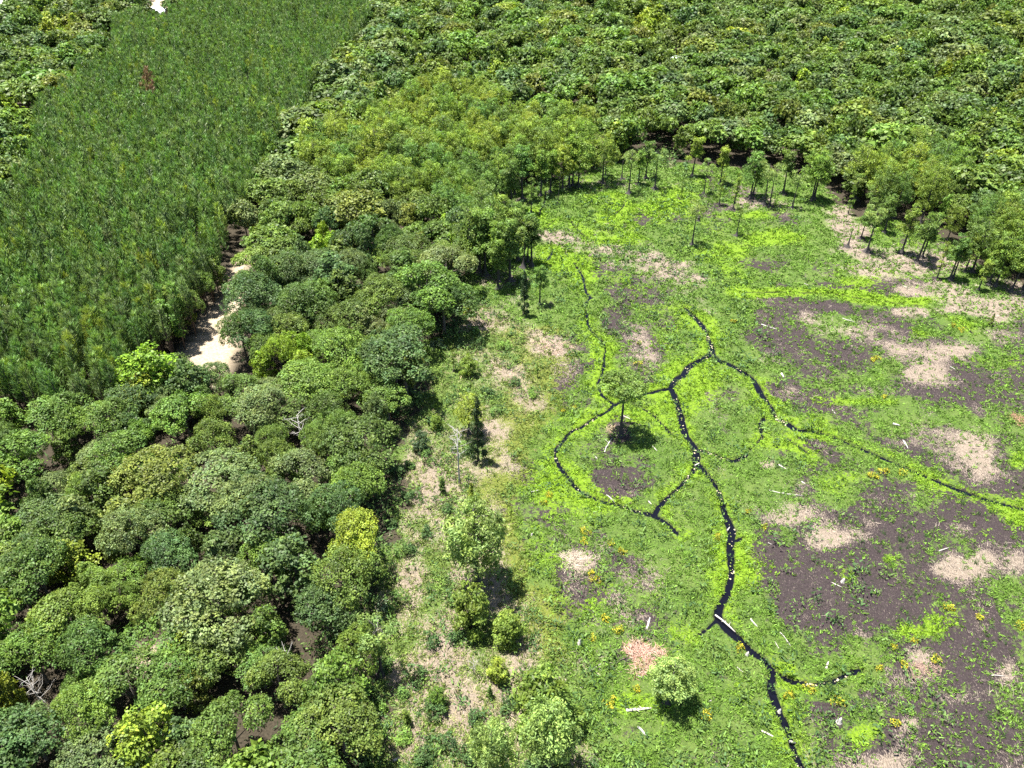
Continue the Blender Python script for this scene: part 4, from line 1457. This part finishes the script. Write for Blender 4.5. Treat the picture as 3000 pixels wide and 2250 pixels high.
def house(u, v, z, W, D, wall, rise, rot, roofmat, label):
    x, y, _ = ground(u, v, z)
    root = bpy.data.objects.new('house', None)
    COL.objects.link(root)
    root.location = (x, y, 0)
    root.rotation_euler = (0, 0, rot)
    V, Fc = [], []
    box(V, Fc, -W / 2, W / 2, -D / 2, D / 2, 0, wall)
    b = len(V)
    V += [(-W / 2, -D / 2, wall), (-W / 2, D / 2, wall), (-W / 2, 0, wall + rise), (W / 2, -D / 2, wall), (W / 2, D / 2, wall), (W / 2, 0, wall + rise)]
    Fc += [(b, b + 2, b + 1), (b + 3, b + 4, b + 5)]
    link('wall', mesh_from('wall', V, Fc, WALLM, False), root)
    o, th = .5, .12
    V = [(-W / 2 - o, -D / 2 - o, wall - rise * o / (D / 2)), (W / 2 + o, -D / 2 - o, wall - rise * o / (D / 2)), (W / 2 + o, 0, wall + rise), (-W / 2 - o, 0, wall + rise),
         (W / 2 + o, D / 2 + o, wall - rise * o / (D / 2)), (-W / 2 - o, D / 2 + o, wall - rise * o / (D / 2))]
    V = [(a, b_, c + .02) for a, b_, c in V] + [(a, b_, c + .02 + th) for a, b_, c in V]
    Fc = [(0, 3, 2, 1), (3, 5, 4, 2), (6, 7, 8, 9), (9, 8, 10, 11), (0, 1, 7, 6), (4, 5, 11, 10), (1, 2, 8, 7), (2, 4, 10, 8), (5, 3, 9, 11), (3, 0, 6, 9)]
    link('roof', mesh_from('roof', V, Fc, roofmat, False), root)
    for wx in (-W * .3, W * .3):
        V, Fc = [], []
        box(V, Fc, wx - .6, wx + .6, -D / 2 - .04, -D / 2 + .01, .9, 2.1)
        link('window', mesh_from('window', V, Fc, GLASSM, False), root)
    V, Fc = [], []
    box(V, Fc, -.5, .5, -D / 2 - .05, -D / 2 + .01, .05, 2.1)
    link('door', mesh_from('door', V, Fc, GLASSM, False), root)
    tag(root, label, 'house')


house(1966, 172, 4.4, 9.0, 8.5, 3.0, 2.6, .12, paint('mint tin roof', (.55, .68, .62), .35, 0, 6.0), 'house with a pale mint tin roof half hidden in the far wood')
house(466, 26, 4.0, 8.5, 7.0, 2.8, 2.0, -.1, paint('grey tin roof', (.5, .52, .56), .4, 0, 6.0), 'house with a light grey tin roof beyond the pine plantation')

# ------------------------------------------------------------------ labels: look + nearest landmark + order of closeness
LAND = [('the sandy clearing', 630, 980), ('the umbrella-shaped cypress', 1817, 1180), ('the bleached dead tree in the meadow', 1346, 1320), ('the big feathery cypress in the meadow', 1395, 1580),
        ('the mint tin roof', 1963, 174), ('the light grey tin roof', 466, 26), ('the rust-brown pine patch', 440, 265), ('the upper left corner', 0, 0), ('the lower left corner', 0, 2250), ('the yellow-green trees below the clearing', 470, 1110),
        ('the small sandy gap in the lower wood', 434, 1916), ('the round pale bush by the stream', 1950, 2000), ('the upper stream fork', 2086, 1030), ('the lower stream bend', 2108, 1800), ('the middle stream junction', 2041, 1350),
        ('the top of the bright cypress grove', 1330, 270), ('the upper right corner', 3000, 0), ('the lower right corner', 3000, 2250), ('the pair of cypresses by the meadow tip', 1560, 840), ('the reddish brush heap', 1885, 1925),
        ('the left end of the grassy bay', 1560, 590), ('the bare patch under the back cypresses', 2230, 600), ('the limbless snag on the right shore', 2483, 690), ('the last cypress on the right shore', 2866, 850), ('the lone flat-topped cypress of the upper marsh', 2027, 680),
        ('the tall feathery tree at the bottom edge', 1610, 2180), ('the long ditch to the right edge', 2700, 1395), ('the bleached dead tree in the wood', 890, 1270), ('the left edge beside the lime-green tree', 15, 1450), ('the sharp corner of the meadow', 1250, 1180),
        ('the lower wood edge by the bottom', 1120, 2180), ('the grove front beside the marsh', 1480, 700), ('the dark shaded wood edge', 1340, 960)]
ORD = ['', 'second', 'third', 'fourth', 'fifth', 'sixth', 'seventh', 'eighth', 'ninth', 'tenth', 'eleventh', 'twelfth', 'thirteenth', 'fourteenth', 'fifteenth', 'sixteenth', 'seventeenth', 'eighteenth']
buckets = {}
for o, look, word, u, v in PLACED:
    nm, lu, lv = min(LAND, key=lambda q: math.hypot(q[1] - u, q[2] - v))
    du, dv = u - lu, v - lv
    if nm == 'the umbrella-shaped cypress' and word == 'umbrella-shaped cypress':
        o['label'] = 'lone umbrella-shaped cypress on the muddy island inside the stream loop'
        continue
    side = ('left of' if du < 0 else 'right of') if abs(du) > abs(dv) else ('above' if dv < 0 else 'below')
    if 'corner' in nm or 'edge' in nm and 'left' in nm:
        side = 'near'
    buckets.setdefault((look, word, side, nm), []).append((math.hypot(du, dv), o))
for (look, word, side, nm), rows in buckets.items():
    rows.sort(key=lambda q: q[0])
    for i, (d, o) in enumerate(rows):
        if len(rows) == 1:
            o['label'] = f'{look} {word} {side} {nm}'
        else:
            q = (ORD[i] if i < len(ORD) else ORD[-1]) + ' closest' if i else 'closest'
            o['label'] = f'{look} {word}, {q} {side} {nm}'
long_ = [o['label'] for o, *_ in PLACED if len(o['label'].split()) > 16]
print('LABELS', len(PLACED), 'distinct', len({o['label'] for o, *_ in PLACED}), 'long', len(long_), long_[:3])
